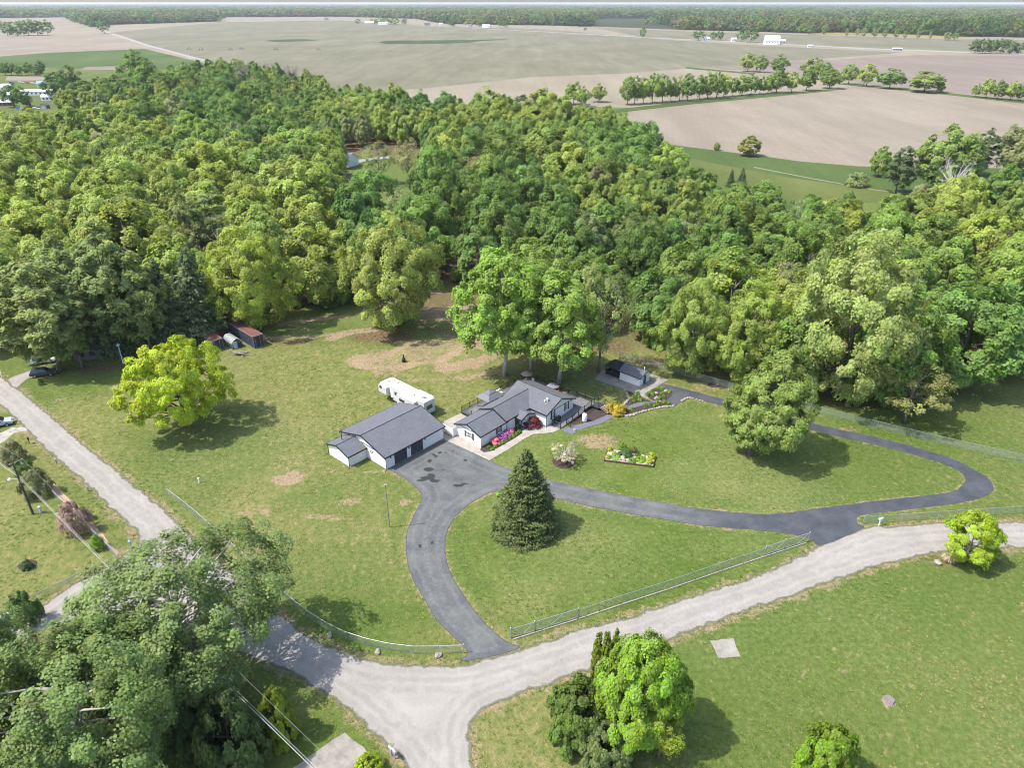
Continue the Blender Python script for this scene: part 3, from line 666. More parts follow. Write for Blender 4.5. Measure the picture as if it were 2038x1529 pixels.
def downspout(Y, pts):
    m = MB(); m.tube(pts, .05, 5); Y.part('downspout', m, M_TRIM)

# ---- garage
g = Yard('garage', 'white garage with grey shingle roof and two dark doors', 'garage', 6, 6)
SL = (4.3 - 2.55) / 6.2
g.part('wall', gable_wall(0, 12.75, 0, 11.8, 2.55 - .12 + SL * .3, 4.3 - .15, 'p'), M_WHITE)
for m in gable_roof(-.35, 13.05, -.3, 12.1, 2.50, 4.3, 'p'): rf = g.part('roof', m, M_ROOF)
m = MB(); m.tube([P(-.35, 5.9, 4.3), P(13.05, 5.9, 4.3)], .07, 5); g.part('ridge_cap', m, M_TRIM, rf)
g.part('fascia', rakes(-.35, 13.05, -.3, 12.1, 2.50, 4.3, 'p'), M_TRIM)
for (a, b) in ((1.72, 4.48), (5.28, 8.05)):
    fr = MB(); pbox(fr, a - .12, a, -.04, .05, .03, 2.2); pbox(fr, b, b + .12, -.04, .05, .03, 2.2); pbox(fr, a - .12, b + .12, -.04, .05, 2.2, 2.32)
    do = g.part('garage_door', fr, M_WHITEP)
    for k in range(4):
        pn = MB(); pbox(pn, a + .01, b - .01, -.02, .06, .04 + k * .54, .04 + k * .54 + .52); g.part('panel', pn, M_NAVY, do)
for p in (.95, 4.88, 8.5):
    m = MB(); m.lathe(P(p, -.12, 1.78), [(.05, 0), (.11, .06), (.11, .22), (.02, .32)], 8); pbox(m, p - .05, p + .05, -.09, -.01, 1.85, 2.0); g.part('wall_lantern', m, M_BLACKM)
window(g, 'p-', 3.12, 4.1, 1.42, 2.2, 0.0, False)
for (a, b) in ((-.045, .045), (12.71, 12.8)): m = MB(); pbox(m, a, b, -.05, .035, .03, 2.4); g.part('corner_trim', m, M_WHITEP)
downspout(g, [P(-.1, -.12, 2.4), P(-.1, -.1, .15), P(-.75, -.45, .06)])
m = MB(); pbox(m, -.04, -.005, .06, 11.74, 2.58, 2.70); g.part('gable_band', m, M_TRIM)
# annex
g.part('wall', gable_wall(-3.65, -.01, 5.15, 10.75, 2.12, 2.98, 'p'), M_WHITE)
for m in gable_roof(-3.95, -.02, 4.85, 11.05, 2.15, 3.15, 'p', .13): rf = g.part('roof', m, M_ROOF)
m = MB(); m.tube([P(-3.95, 7.95, 3.15), P(-.02, 7.95, 3.15)], .06, 5); g.part('ridge_cap', m, M_TRIM, rf)
g.part('fascia', rakes(-3.95, -.02, 4.85, 11.05, 2.15, 3.15, 'p', (0,)), M_TRIM)
downspout(g, [P(-3.75, 5.05, 2.05), P(-3.75, 5.05, .15), P(-4.2, 4.7, .06)]); downspout(g, [P(-3.75, 10.85, 2.05), P(-3.75, 10.85, .15), P(-4.1, 11.2, .06)])
m = MB(); m.lathe(P(-2.0, 9.0, 2.6), [(.22, 0), (.2, .3), (.09, .35), (.09, 2.0), (.16, 2.02), (.16, 2.25), (.03, 2.4)], 10); g.part('flue_pipe', m, pm('dull_flue', (.12, .10, .10), .5))

# ---- house
h = Yard('house', 'white single-storey house with dark shingle roofs, gables and black shutters', 'house', 26, -5)
h.part('wall', gable_wall(15.1, 21.6, -7.0, -1.05, 2.48, 3.5, 'p'), M_WHITE)
for m in gable_roof(14.75, 21.9, -7.3, -.75, 2.42, 3.68, 'p'): rf = h.part('roof', m, M_ROOF)
m = MB(); m.tube([P(14.75, -4.03, 3.68), P(21.5, -4.03, 3.68)], .06, 5); h.part('ridge_cap', m, M_TRIM, rf)
h.part('fascia', rakes(14.75, 21.9, -7.3, -.75, 2.42, 3.68, 'p', (0,)), M_TRIM)
h.part('wall', gable_wall(21.58, 29.5, -6.96, -1.0, 2.58, 3.86, 'p'), M_WHITE)
for m in gable_roof(21.25, 32.0, -7.35, -.65, 2.62, 4.08, 'p'): rf = h.part('roof', m, M_ROOF)
m = MB(); m.tube([P(21.25, -4.0, 4.08), P(30.9, -4.0, 4.08)], .06, 5); h.part('ridge_cap', m, M_TRIM, rf)
h.part('fascia', rakes(21.25, 27.6, -7.35, -.65, 2.62, 4.08, 'p', (0,)), M_TRIM)
h.part('wall', gable_wall(27.95, 35.85, -11.0, -.95, 2.58, 4.18, 'q'), M_WHITE)
for m in gable_roof(27.6, 36.2, -11.35, -.6, 2.62, 4.40, 'q'): rf = h.part('roof', m, M_ROOF)
m = MB(); m.tube([P(31.9, -11.35, 4.40), P(31.9, -.6, 4.40)], .06, 5); h.part('ridge_cap', m, M_TRIM, rf)
h.part('fascia', rakes(27.6, 36.2, -11.35, -.6, 2.62, 4.40, 'q'), M_TRIM)
h.part('wall', gable_wall(25.2, 27.93, -8.35, -6.9, 2.08, 2.2, 'q'), M_WHITE)
for m in gable_roof(23.75, 27.3, -8.75, -5.3, 2.30, 2.98, 'q', .12): h.part('roof', m, M_ROOF)
h.part('fascia', rakes(23.75, 27.3, -8.75, -5.3, 2.30, 2.98, 'q', (0,)), M_TRIM)
m = MB(); pbox(m, 24.0, 25.05, -7.05, -6.97, .1, 2.2); fd_ = h.part('front_door', m, M_NAVY)
m = MB(); pbox(m, 24.9, 24.97, -7.12, -7.05, 1.0, 1.15); h.part('handle', m, M_GALV, fd_)
m = MB(); pbox(m, 23.7, 26.0, -8.6, -7.05, .06, .12); h.part('door_step', m, M_NAVY)
m = MB(); pbox(m, 23.9, 24.0, -8.6, -8.5, .1, 2.25); h.part('porch_post', m, M_TRIM)
window(h, 'p-', -5.3, -3.08, .78, 1.98, 15.1, True, mull=3); window(h, 'q-', 18.98, 20.36, .92, 1.92, -7.0, True)
window(h, 'q-', 29.2, 30.5, .95, 2.45, -11.0, True); window(h, 'q-', 33.2, 34.55, 1.0, 2.42, -11.0, True)
window(h, 'q-', 26.1, 26.7, .9, 2.1, -8.35, False); window(h, 'p-', -8.2, -7.4, 1.2, 2.3, 27.95, True)
m = MB(); pbox(m, 28.0, 35.8, -11.035, -11.0, 2.52, 2.64); h.part('gable_band', m, M_TRIM)
m = MB(); pbox(m, 15.065, 15.1, -6.95, -1.1, 2.40, 2.5); h.part('gable_band', m, M_TRIM)
for (a, b) in ((-7.05, -6.94), (-1.12, -1.0)): m = MB(); pbox(m, 15.04, 15.16, a, b, .05, 2.4); h.part('corner_trim', m, M_WHITEP)
downspout(h, [P(27.85, -11.08, 2.4), P(27.85, -11.08, .15), P(27.5, -11.4, .08)]); downspout(h, [P(21.68, -7.1, 2.35), P(21.68, -7.1, .12)])
for (p, q, z, s) in ((30.25, -9.3, 3.62, 1.0), (30.9, -6.6, 3.9, .6), (29.9, -9.0, 3.45, .75), (29.5, -9.6, 3.3, .5)):
    m = MB(); m.lathe(P(p, q, z - .1), [(.16 * s, 0), (.1 * s, .15), (.1 * s, .65 * s), (.2 * s, .67 * s), (.2 * s, .78 * s), (.04, .85 * s)], 8); h.part('roof_vent', m, M_WHITEP if s > .7 else M_GALV)
m = MB(); pbox(m, 29.6, 29.95, -11.12, -11.0, .3, .75); h.part('meter_box', m, pm('grey_meter', (.2, .22, .26)))
# white screen fence between house and garage
sf = Yard('screen_panel', 'low white panel screen beside the left gable of the house', 'screen', 15, -.2)
m = MB(); pbox(m, 14.2, 15.05, -.98, -.92, .08, 1.75); pbox(m, 14.2, 14.26, -.9, 1.7, .08, 1.75); sf.part('panel', m, M_WHITE)
m = MB(); pbox(m, 14.1, 14.34, -1.05, -.85, .05, 1.85); sf.part('post', m, M_WHITEP)

# ---- deck, ramp and stairs
dk = Yard('deck', 'grey board deck and ramp with black railings round the back of the house', 'deck', 38, -2)
DZ = .62
m = MB(); pbox(m, 20.75, 36.2, -.5, 3.55, DZ - .16, DZ); dk.part('platform', m, M_DECK)
m = MB(); pbox(m, 36.2, 39.95, -13.1, 3.55, DZ - .163, DZ - .003); dk.part('platform', m, M_DECK)
m = MB(); m.hexa([P(29.0, -13.45, .02), P(36.2, -13.45, DZ - .18), P(36.2, -11.1, DZ - .18), P(29.0, -11.1, .02)], [P(29.0, -13.45, .09), P(36.2, -13.45, DZ - .006), P(36.2, -11.1, DZ - .006), P(29.0, -11.1, .09)]); dk.part('ramp', m, M_DECK)
m = MB(); pbox(m, 38.9, 41.0, -14.7, -13.1, DZ - .15, DZ - .001); dk.part('landing', m, M_NAVY)
for k in range(5):
    z = DZ - .1 - k * .12; m = MB(); pbox(m, 39.2, 40.9, -14.75 - k * .40 - .36, -14.75 - k * .40, max(.06, z - .06), z); dk.part('step', m, M_GREYW)
ft = [(p, 3.42, DZ - .16) for p in np.arange(21, 39.9, 2.3)] + [(39.82, q, DZ - .17) for q in np.arange(-12.9, 3, 2.2)] + [(p, -13.23, .3) for p in np.arange(32, 39, 1.7)]
for (p, q, zt) in ft: m = MB(); pbox(m, p - .07, p + .07, q - .07, q + .07, 0, zt); dk.part('footing', m, M_TRIM)
m = MB(); pbox(m, 20.7, 20.75, -.5, 3.6, DZ - .35, DZ + .01); pbox(m, 20.7, 40.0, 3.55, 3.6, DZ - .35, DZ + .01); pbox(m, 39.95, 40.0, -13.1, 3.55, DZ - .35, DZ + .01); dk.part('rim_board', m, M_TRIM)
def railing(pts, n):
    pts = [Vector(a) for a in pts]
    for a, b in zip(pts[:-1], pts[1:]):
        k = max(1, round((b - a).length / 2.1))
        for i in range(k + 1):
            c = a.lerp(b, i / k); mb = MB(); mb.box(c + Vector((0, 0, .54)), (.1, .1, 1.1), YA); mb.lathe(c + Vector((0, 0, 1.09)), [(.085, 0), (.085, .04), (.02, .1)], 6); dk.part('railing_post', mb, M_BLACKM)
        for zt, w in ((1.02, .05), (.14, .035)):
            mb = MB(); mb.tube([a + Vector((0, 0, zt)), b + Vector((0, 0, zt))], w, 4); dk.part('rail', mb, M_BLACKM)
        mb = MB(); kk = int((b - a).length / .14)
        for i in range(kk):
            c = a.lerp(b, (i + .5) / kk); mb.tube([c + Vector((0, 0, .14)), c + Vector((0, 0, 1.02))], .011, 3, False)
        bo = dk.part('baluster', mb, M_BLACKM); bo['kind'] = 'stuff'
railing([P(20.8, .9, DZ), P(20.8, 3.5, DZ)], 0); railing([P(20.8, 3.5, DZ), P(39.9, 3.5, DZ)], 0); railing([P(39.9, 3.5, DZ), P(39.9, -13.0, DZ)], 0)
railing([P(38.9, -13.05, DZ), P(36.2, -13.4, DZ)], 0); railing([P(36.2, -13.4, DZ), P(30.9, -13.4, .2)], 0); railing([P(30.9, -13.4, .2), P(30.6, -14.6, .02)], 0)
railing([P(39.0, -14.7, DZ), P(39.0, -16.9, .1)], 0); railing([P(41.0, -13.1, DZ), P(41.0, -14.7, DZ)], 0); railing([P(41.0, -14.7, DZ), P(41.0, -16.9, .1)], 0); railing([P(29.1, -11.6, .1), P(29.1, -13.4, .1)], 0)

# ---- gazebo on the deck
gz = Yard('gazebo', 'hardtop gazebo with two-tier grey roof and cedar posts on the deck', 'gazebo', 26, 1.2)
for p in (24.2, 27.9):
    for q in (-.15, 2.75):
        m = MB(); pbox(m, p - .08, p + .08, q - .08, q + .08, DZ, 2.72); gz.part('post', m, M_WOOD)
m = MB(); pbox(m, 24.05, 28.05, -.3, -.16, 2.55, 2.73); pbox(m, 24.05, 28.05, 2.76, 2.9, 2.55, 2.73); pbox(m, 24.05, 24.19, -.16, 2.76, 2.55, 2.73); pbox(m, 27.91, 28.05, -.16, 2.76, 2.55, 2.73); gz.part('beam', m, M_WOOD)
def pyr(mb, p0, p1, q0, q1, z0, f, z1, th=.08):
    pc, qc = (p0 + p1) / 2, (q0 + q1) / 2; a = [(p0, q0), (p1, q0), (p1, q1), (p0, q1)]; b = [(pc + (x - pc) * f, qc + (y - qc) * f) for x, y in a]
    mb.hexa([P(x, y, z0) for x, y in a], [P(x, y, z1) for x, y in b])
M_GAZ = pm('gazebo_panels', (.115, .12, .135), .6, .12, 2, .3)
m = MB(); pyr(m, 23.9, 28.2, -.5, 3.0, 2.73, .42, 3.42); gz.part('lower_roof', m, M_GAZ)
m = MB(); pyr(m, 25.15, 26.95, .5, 2.0, 3.5, .06, 3.85); gz.part('upper_roof', m, M_GAZ)
m = MB(); pyr(m, 25.3, 26.8, .62, 1.88, 3.40, .98, 3.5); gz.part('vent_band', m, M_TRIM)

# ---- deck furniture
def parasol(p, q, r, h, mat, label):
    y = Yard('parasol', label, 'parasol', p, q)
    m = MB(); m.lathe(P(p, q, DZ), [(.28, 0), (.28, .07), (.03, .09), (.03, h)], 10); y.part('pole', m, M_GALV)
    m = MB(); n = 8
    pr = [(r, h - .5), (r * .98, h - .42), (r * .55, h - .15), (.04, h + .1)]
    m.lathe(P(p, q, DZ), pr, n); y.part('canopy', m, mat)
parasol(37.6, 2.0, 1.25, 2.5, pm('tan_canvas', (.30, .22, .18), .9), 'tan parasol standing at the far corner of the deck')
parasol(38.3, -4.2, 1.3, 1.7, pm('grey_canvas', (.17, .17, .19), .9), 'grey parasol at the right side of the deck behind the roof ridge')
def chair(p, q, mat, label, rz, group=None):
    y = Yard('deck_chair', label, 'chair', p, q, group)
    c = P(p, q, DZ)
    m = MB(); m.box(c + Vector((0, 0, .42)), (.55, .55, .09), rz); y.part('seat', m, mat)
    d = Vector((math.cos(rz), math.sin(rz), 0)); e = Vector((-d.y, d.x, 0))
    m = MB(); m.hexa([c + d * .24 - e * .27 + Vector((0, 0, .45)), c + d * .32 - e * .27 + Vector((0, 0, .45)), c + d * .32 + e * .27 + Vector((0, 0, .45)), c + d * .24 + e * .27 + Vector((0, 0, .45))], [c + d * .38 - e * .25 + Vector((0, 0, 1.05)), c + d * .44 - e * .25 + Vector((0, 0, 1.05)), c + d * .44 + e * .25 + Vector((0, 0, 1.05)), c + d * .38 + e * .25 + Vector((0, 0, 1.05))]); y.part('backrest', m, mat)
    for a in (-.23, .23):
        for b in (-.23, .23): m = MB(); m.tube([c + d * a + e * b, c + d * a + e * b + Vector((0, 0, .4))], .03, 5); y.part('leg', m, mat)
M_OR = pm('orange_plastic', (.75, .13, .02), .5, .1); M_CREAM = pm('cream_cushion', (.62, .52, .33), .9, .15)
chair(37.6, -5.6, M_OR, 'orange deck chair, nearer the parasol of the two orange chairs', 0); chair(37.5, -6.7, M_OR, 'orange deck chair, farther from the grey parasol', 0)
chair(36.7, 1.6, M_CREAM, 'cream cushioned chair under the tan parasol, left one', 1.5); chair(38.0, .9, M_CREAM, 'cream cushioned chair under the tan parasol, right one', 1.2)
pf = Yard('outdoor_sofa', 'white cushioned sofa by the back railing of the deck', 'sofa', 30, 2.6)
m = MB(); pbox(m, 29, 31, 2.3, 3.1, DZ, DZ + .42); pf.part('seat', m, M_CREAM)
m = MB(); pbox(m, 29, 31, 3.1, 3.3, DZ, DZ + .85); pf.part('backrest', m, M_WHITEP)
for p in (38.0, 37.8): 
    y = Yard('clay_pot', 'small orange pot on the right part of the deck' if p == 38.0 else 'small salmon pot beside the orange chairs', 'pot', p, -4.9 if p == 38.0 else -7.7)
    m = MB(); m.lathe(P(p, -4.9 if p == 38.0 else -7.7, DZ), [(.14, 0), (.22, .32), (.24, .34)], 10); y.part('bowl', m, pm('salmon_clay', (.62, .25, .15)))
gr = Yard('grill', 'black covered barbecue grill on the low end of the ramp', 'grill', 30.4, -11.7)
m = MB(); pbox(m, 29.9, 30.9, -12.0, -11.35, .2, .95); gr.part('cabinet', m, M_BLACKM)
m = MB(); m.tube([P(29.75, -11.68, 1.0), P(31.05, -11.68, 1.0)], .36, 10); gr.part('hood', m, M_BLACKM)
tk = Yard('water_tank', 'white upright tank standing under the ramp railing', 'tank', 34.2, -15.0)
m = MB(); m.lathe(P(34.2, -15.0, .03), [(.42, 0), (.46, .08), (.46, 1.25), (.38, 1.5), (.12, 1.62), (.1, 1.7), (.02, 1.72)], 16); tk.part('body', m, M_WHITEP, smooth=True)
m = MB(); m.lathe(P(34.2, -15.0, 1.72), [(.12, 0), (.12, .07), (.02, .1)], 10); tk.part('cap', m, M_GALV)
pd_ = Yard('planter_box', 'low timber planter beside the concrete patio left of the house', 'planter', 14.4, .2)
m = MB(); pbox(m, 14.0, 14.12, -.8, 1.9, .04, .32); pbox(m, 14.0, 15.0, 1.9, 2.0, .04, .32); pd_.part('board', m, pm('timber_edge', (.30, .22, .12)))

# ---- small shed with dark pavilion
s = Yard('shed', 'small white shed with dark shingle roof on a concrete pad', 'shed', 54, -12.8)
s.part('wall', gable_wall(52.25, 55.85, -15.2, -10.4, 1.95, 2.82, 'q'), M_WHITE)
for m in gable_roof(51.95, 56.15, -15.5, -10.1, 1.98, 2.95, 'q', .1): s.part('roof', m, M_ROOF)
s.part('fascia', rakes(51.95, 56.15, -15.5, -10.1, 1.98, 2.95, 'q', (0, 1), .13), M_TRIM)
m = MB(); pbox(m, 53.55, 54.45, -15.26, -15.2, .06, 1.95); d0 = s.part('door', m, pm('blue_door', (.03, .06, .14), .5))
m = MB(); pbox(m, 54.3, 54.36, -15.3, -15.26, 1.0, 1.12); s.part('handle', m, M_GALV, d0)
for a in (52.75, 54.85): window(s, 'q-', a, a + .55, 1.0, 1.65, -15.2, False)
window(s, 'p-', -15.0, -14.2, 1.2, 1.7, 52.25, False)
m = MB(); m.lathe(P(54.6, -14.6, 2.7), [(.08, 0), (.08, .5), (.13, .52), (.02, .7)], 8); s.part('roof_vent', m, M_WHITEP)
pv = Yard('pavilion', 'black open pavilion with dark roof joined to the left of the shed', 'pavilion', 53.6, -8.4)
for p in (52.4, 55.4):
    for q in (-10.0, -6.9): m = MB(); pbox(m, p - .07, p + .07, q - .07, q + .07, .05, 2.0); pv.part('post', m, M_BLACKM)
m = MB(); pyr(m, 51.95, 55.9, -10.3, -6.5, 2.0, .12, 2.75); pv.part('roof', m, pm('black_roof', (.022, .022, .025), .8, .4))
m = MB(); pbox(m, 52.3, 52.36, -10.0, -6.9, .15, 1.0); pbox(m, 52.4, 55.4, -6.93, -6.87, .15, 1.0); pv.part('skirt', m, M_BLACKM)
m = MB(); m.lathe(P(53.9, -8.4, .05), [(1.15, 0), (1.15, .8), (1.1, .85)], 16); pv.part('hot_tub', m, M_NAVY)

# ---- fifth-wheel camper
rv = Yard('camper_trailer', 'long white fifth-wheel camper parked behind the garage', 'camper', 16.2, 13.6)
rr = lambda p, q, z: P(p, q, z)
m = MB(); m.hexa([rr(14.95, 7.3, .75), rr(17.55, 7.3, .75), rr(17.55, 16.2, .75), rr(14.95, 16.2, .75)], [rr(14.95, 7.3, 3.45), rr(17.55, 7.3, 3.45), rr(17.55, 16.2, 3.5), rr(14.95, 16.2, 3.5)])
m.prism([rr(14.95, 16.2, 1.35), rr(14.95, 19.3, 1.35), rr(14.95, 20.1, 2.0), rr(14.95, 20.2, 2.9), rr(14.95, 19.9, 3.35), rr(14.95, 19.3, 3.55), rr(14.95, 16.2, 3.5)], E1 * 2.6)
M_RV = pm('camper_white', (.46, .46, .455), .4, .08); bo = rv.part('body', m, M_RV)
m = MB(); m.hexa([rr(14.9, 7.25, 3.47), rr(17.6, 7.25, 3.47), rr(17.6, 19.3, 3.57), rr(14.9, 19.3, 3.57)], [rr(15.0, 7.35, 3.55), rr(17.5, 7.35, 3.55), rr(17.5, 19.2, 3.65), rr(15.0, 19.2, 3.65)]); rv.part('roof', m, pm('camper_roof', (.64, .62, .59), .6, .08))
for (q0, q1, z0, z1, d, side) in ((17.3, 19.6, 1.75, 3.2, .75, -1), (9.2, 14.2, 1.0, 3.1, .75, -1), (8.2, 12.0, 1.0, 3.2, .7, 1)):
    m = MB()
    if side < 0: pbox(m, 14.95 - d, 14.95, q0, q1, z0, z1)
    else: pbox(m, 17.55, 17.55 + d, q0, q1, z0, z1)
    so_ = rv.part('slide_out', m, M_RV)
    m = MB()
    if side < 0: pbox(m, 14.93 - d, 14.95 - d, q0 + (q1 - q0) * .55, q0 + (q1 - q0) * .85, z0 + .9, z0 + 1.5); rv.part('pane', m, M_GLASS, so_)
for (q0, q1, z0, z1) in ((14.5, 15.7, 2.1, 2.75), (16.3, 16.9, 1.2, 2.9)):
    m = MB(); pbox(m, 14.92, 14.95, q0, q1, z0, z1); rv.part('window' if z0 > 1.5 else 'door', m, M_GLASS if z0 > 1.5 else M_WHITEP)
m = MB(); pbox(m, 15.55, 16.95, 7.26, 7.3, 1.7, 2.5); rv.part('rear_window', m, M_GLASS)
m = MB(); pbox(m, 15.0, 17.5, 7.27, 7.295, .8, 1.5); rv.part('rear_panel', m, pm('camper_grey', (.42, .45, .50), .4, .1))
for q in (10.6, 11.7):
    for p in (14.98, 17.3): m = MB(); m.tube([P(p, q, .4), P(p + .22, q, .4)], .38, 14); rv.part('wheel', m, M_BLACKM)
for (p, q, k) in ((15.9, 18.3, .5), (15.8, 15.9, .3), (16.6, 16.5, .3), (16.5, 14.6, .3), (15.7, 10.8, .35), (16.2, 8.6, .7), (17.0, 18.0, .2)):
    m = MB(); pbox(m, p - k / 2, p + k / 2, q - k / 2, q + k / 2, 3.55, 3.72); rv.part('roof_vent', m, pm('roof_vent_grey', (.20, .19, .19)))
m = MB()
for (q0, q1, z0, z1) in ((15.0, 16.2, 1.2, 1.45), (17.0, 19.4, 1.48, 1.62), (7.6, 9.0, 1.2, 1.4)): pbox(m, 14.935, 14.95, q0, q1, z0, z1)
rv.part('stripe', m, pm('camper_grey', (.42, .45, .50)))
m = MB(); m.tube([P(15.4, 17.2, 1.3), P(15.4, 17.2, .03)], .06, 6); m.tube([P(17.1, 17.2, 1.3), P(17.1, 17.2, .03)], .06, 6); rv.part('landing_leg', m, M_GALV)

# ---- shipping containers and greenhouse
def container(c0, axis_az, L, Wd, H_, label, roofm):
    e = tag(empty('shipping_container', c0, axis_az), label, 'container')
    m = MB()
    nrib = int(L / .28); prof = []
    for k in range(nrib):
        x0 = k * L / nrib; x1 = (k + 1) * L / nrib; y = -.02 if k % 2 else .03
        prof += [(x0 + .03, y), (x1 - .03, y)]
    for sgn in (0, 1):
        m = MB()
        for (xa, ya), (xb, yb) in zip(prof[:-1], prof[1:]):
            oy = ya if not sgn else Wd - ya; oz = yb if not sgn else Wd - yb
            m.add([(xa, oy, .12), (xb, oz, .12), (xb, oz, H_ - .1), (xa, oy, H_ - .1)], [(0, 1, 2, 3)])
        m.build('side_panel', M_NAVY, e)
    m = MB(); m.box((L / 2, Wd / 2, H_ - .03), (L - .05, Wd - .1, .05)); m.build('roof', roofm, e)
    m = MB()
    for y in (.03, Wd - .03):
        m.box((L / 2, y, H_ - .06), (L + .02, .1, .12)); m.box((L / 2, y, .06), (L + .02, .1, .13))
    for x in (.03, L - .03):
        for y in (.05, Wd - .05): m.box((x, y, H_ / 2), (.12, .12, H_ - .26))
        m.box((x, Wd / 2, H_ - .06), (.1, Wd - .16, .118)); m.box((x, Wd / 2, .06), (.1, Wd - .16, .128))
    m.build('frame', pm('container_frame', (.17, .18, .20), .6), e)
    for y in (Wd * .27, Wd * .73):
        m = MB(); m.box((.0, y, H_ / 2), (.06, Wd * .42, H_ - .3))
        for k in range(6): m.box((-.04, y, .4 + k * (H_ - .7) / 5.5), (.04, Wd * .36, .12))
        d = m.build('door', M_NAVY, e)
        m = MB(); m.tube([(-.08, y + .2, .2), (-.08, y + .2, H_ - .2)], .025, 5); m.build('lock_bar', M_GALV, d)
    return e
ca = G(506.9, 694.3); cb = G(526.8, 687.7)
wdir = (cb - ca).normalized(); ldir = Vector((-wdir.y, wdir.x, 0)); caz = math.atan2(ldir.y, ldir.x)
container(cb, caz, 12.2, 2.44, 2.9, 'dark shipping container with rust-red roof by the trees, right one', M_RUST)
c2 = G(447, 694); container(c2, caz + .02, 12.2, 2.44, 2.6, 'second shipping container with rust-red roof, partly behind the yellow tree', M_RUST)
gh = tag(empty('greenhouse', G(474, 693), caz), 'small arched greenhouse with clear cover between the two containers', 'greenhouse')
m = MB(); n = 10; L = 4.2; pr = [(1.15 * math.cos(math.pi * k / n), max(.0, 1.2 + 1.05 * math.sin(math.pi * k / n))) for k in range(n + 1)]
for x0 in (0,):
    for (ya, za), (yb, zb) in zip(pr[:-1], pr[1:]): m.add([(.1, ya, za), (L, ya, za), (L, yb, zb), (.1, yb, zb)], [(0, 1, 2, 3)])
tt = NT('greenhouse_film'); tt.done((.55, .60, .58), .3, .5); trn = tt.new('ShaderNodeBsdfTransparent'); mx = tt.new('ShaderNodeMixShader'); mx.inputs[0].default_value = .45; tt.l.new(trn.outputs[0], mx.inputs[1]); tt.l.new(tt.b.outputs[0], mx.inputs[2]); tt.l.new(mx.outputs[0], tt.out.inputs[0])
m.build('cover', tt.m, gh)
for k in range(5):
    m = MB(); x = .1 + (L - .1) * k / 4; m.tube([(x, y, z) for y, z in [(1.15, 0)] + pr + [(-1.15, 0)]], .035, 5, False); m.build('hoop', M_GALV, gh)
m = MB(); m.box((L / 2, 1.12, .6), (L - .1, .05, 1.15)); m.box((L / 2, -1.12, .6), (L - .1, .05, 1.15)); m.build('side_board', M_NAVY, gh)
m = MB(); m.box((.08, -.55, .62), (.05, 1.0, 1.2)); m.build('end_board', M_NAVY, gh)
m = MB(); m.box((.05, .45, .8), (.05, .8, 1.6)); m.build('door', pm('pale_blue_door', (.35, .45, .55)), gh)
# ------------------------------------------------------------------ plants: leaf clouds built from small bent quads in unit trees (height 1)
def unit(v): return v / (np.linalg.norm(v, axis=-1, keepdims=True) + 1e-9)
def leaf_quads(pos, nrm, size, asp, rg, droop=None):
    """quads centred at pos, facing nrm; size array, asp length/width"""
    n = len(pos); a = rg.normal(size=(n, 3))
    if droop is not None: a = a * .35 + droop
    t = unit(a - nrm * (a * nrm).sum(1, keepdims=True)); b = np.cross(nrm, t)
    s = size[:, None]; t = t * s * asp; b = b * s
    # slightly folded along the middle line
    f = nrm * s * .25 * rg.uniform(-1, 1, (n, 1))
    V = np.stack([pos - t, pos - b * .9 + f, pos + t, pos + b * .9 + f], 1).reshape(-1, 3)
    F = np.arange(n * 4).reshape(n, 4); return V, F

def sphere_pts(n, rg): return unit(rg.normal(size=(n, 3)))

def crown_profile(kind):
    if kind == 'round': return lambda t: np.sin(np.pi * np.clip(t, 0, 1) ** .85) ** .55
    if kind == 'oval': return lambda t: np.sin(np.pi * np.clip(t, 0, 1) ** .75) ** .7
    if kind == 'flat': return lambda t: np.sin(np.pi * np.clip(t, 0, 1) ** .62) ** .5
    if kind == 'cone': return lambda t: (1 - np.clip(t, 0, 1)) ** .8 * np.clip(t * 8, 0, 1)
    if kind == 'bush': return lambda t: np.sqrt(np.clip(1 - t ** 2 * .98, 0, 1))
    return lambda t: np.ones_like(t)

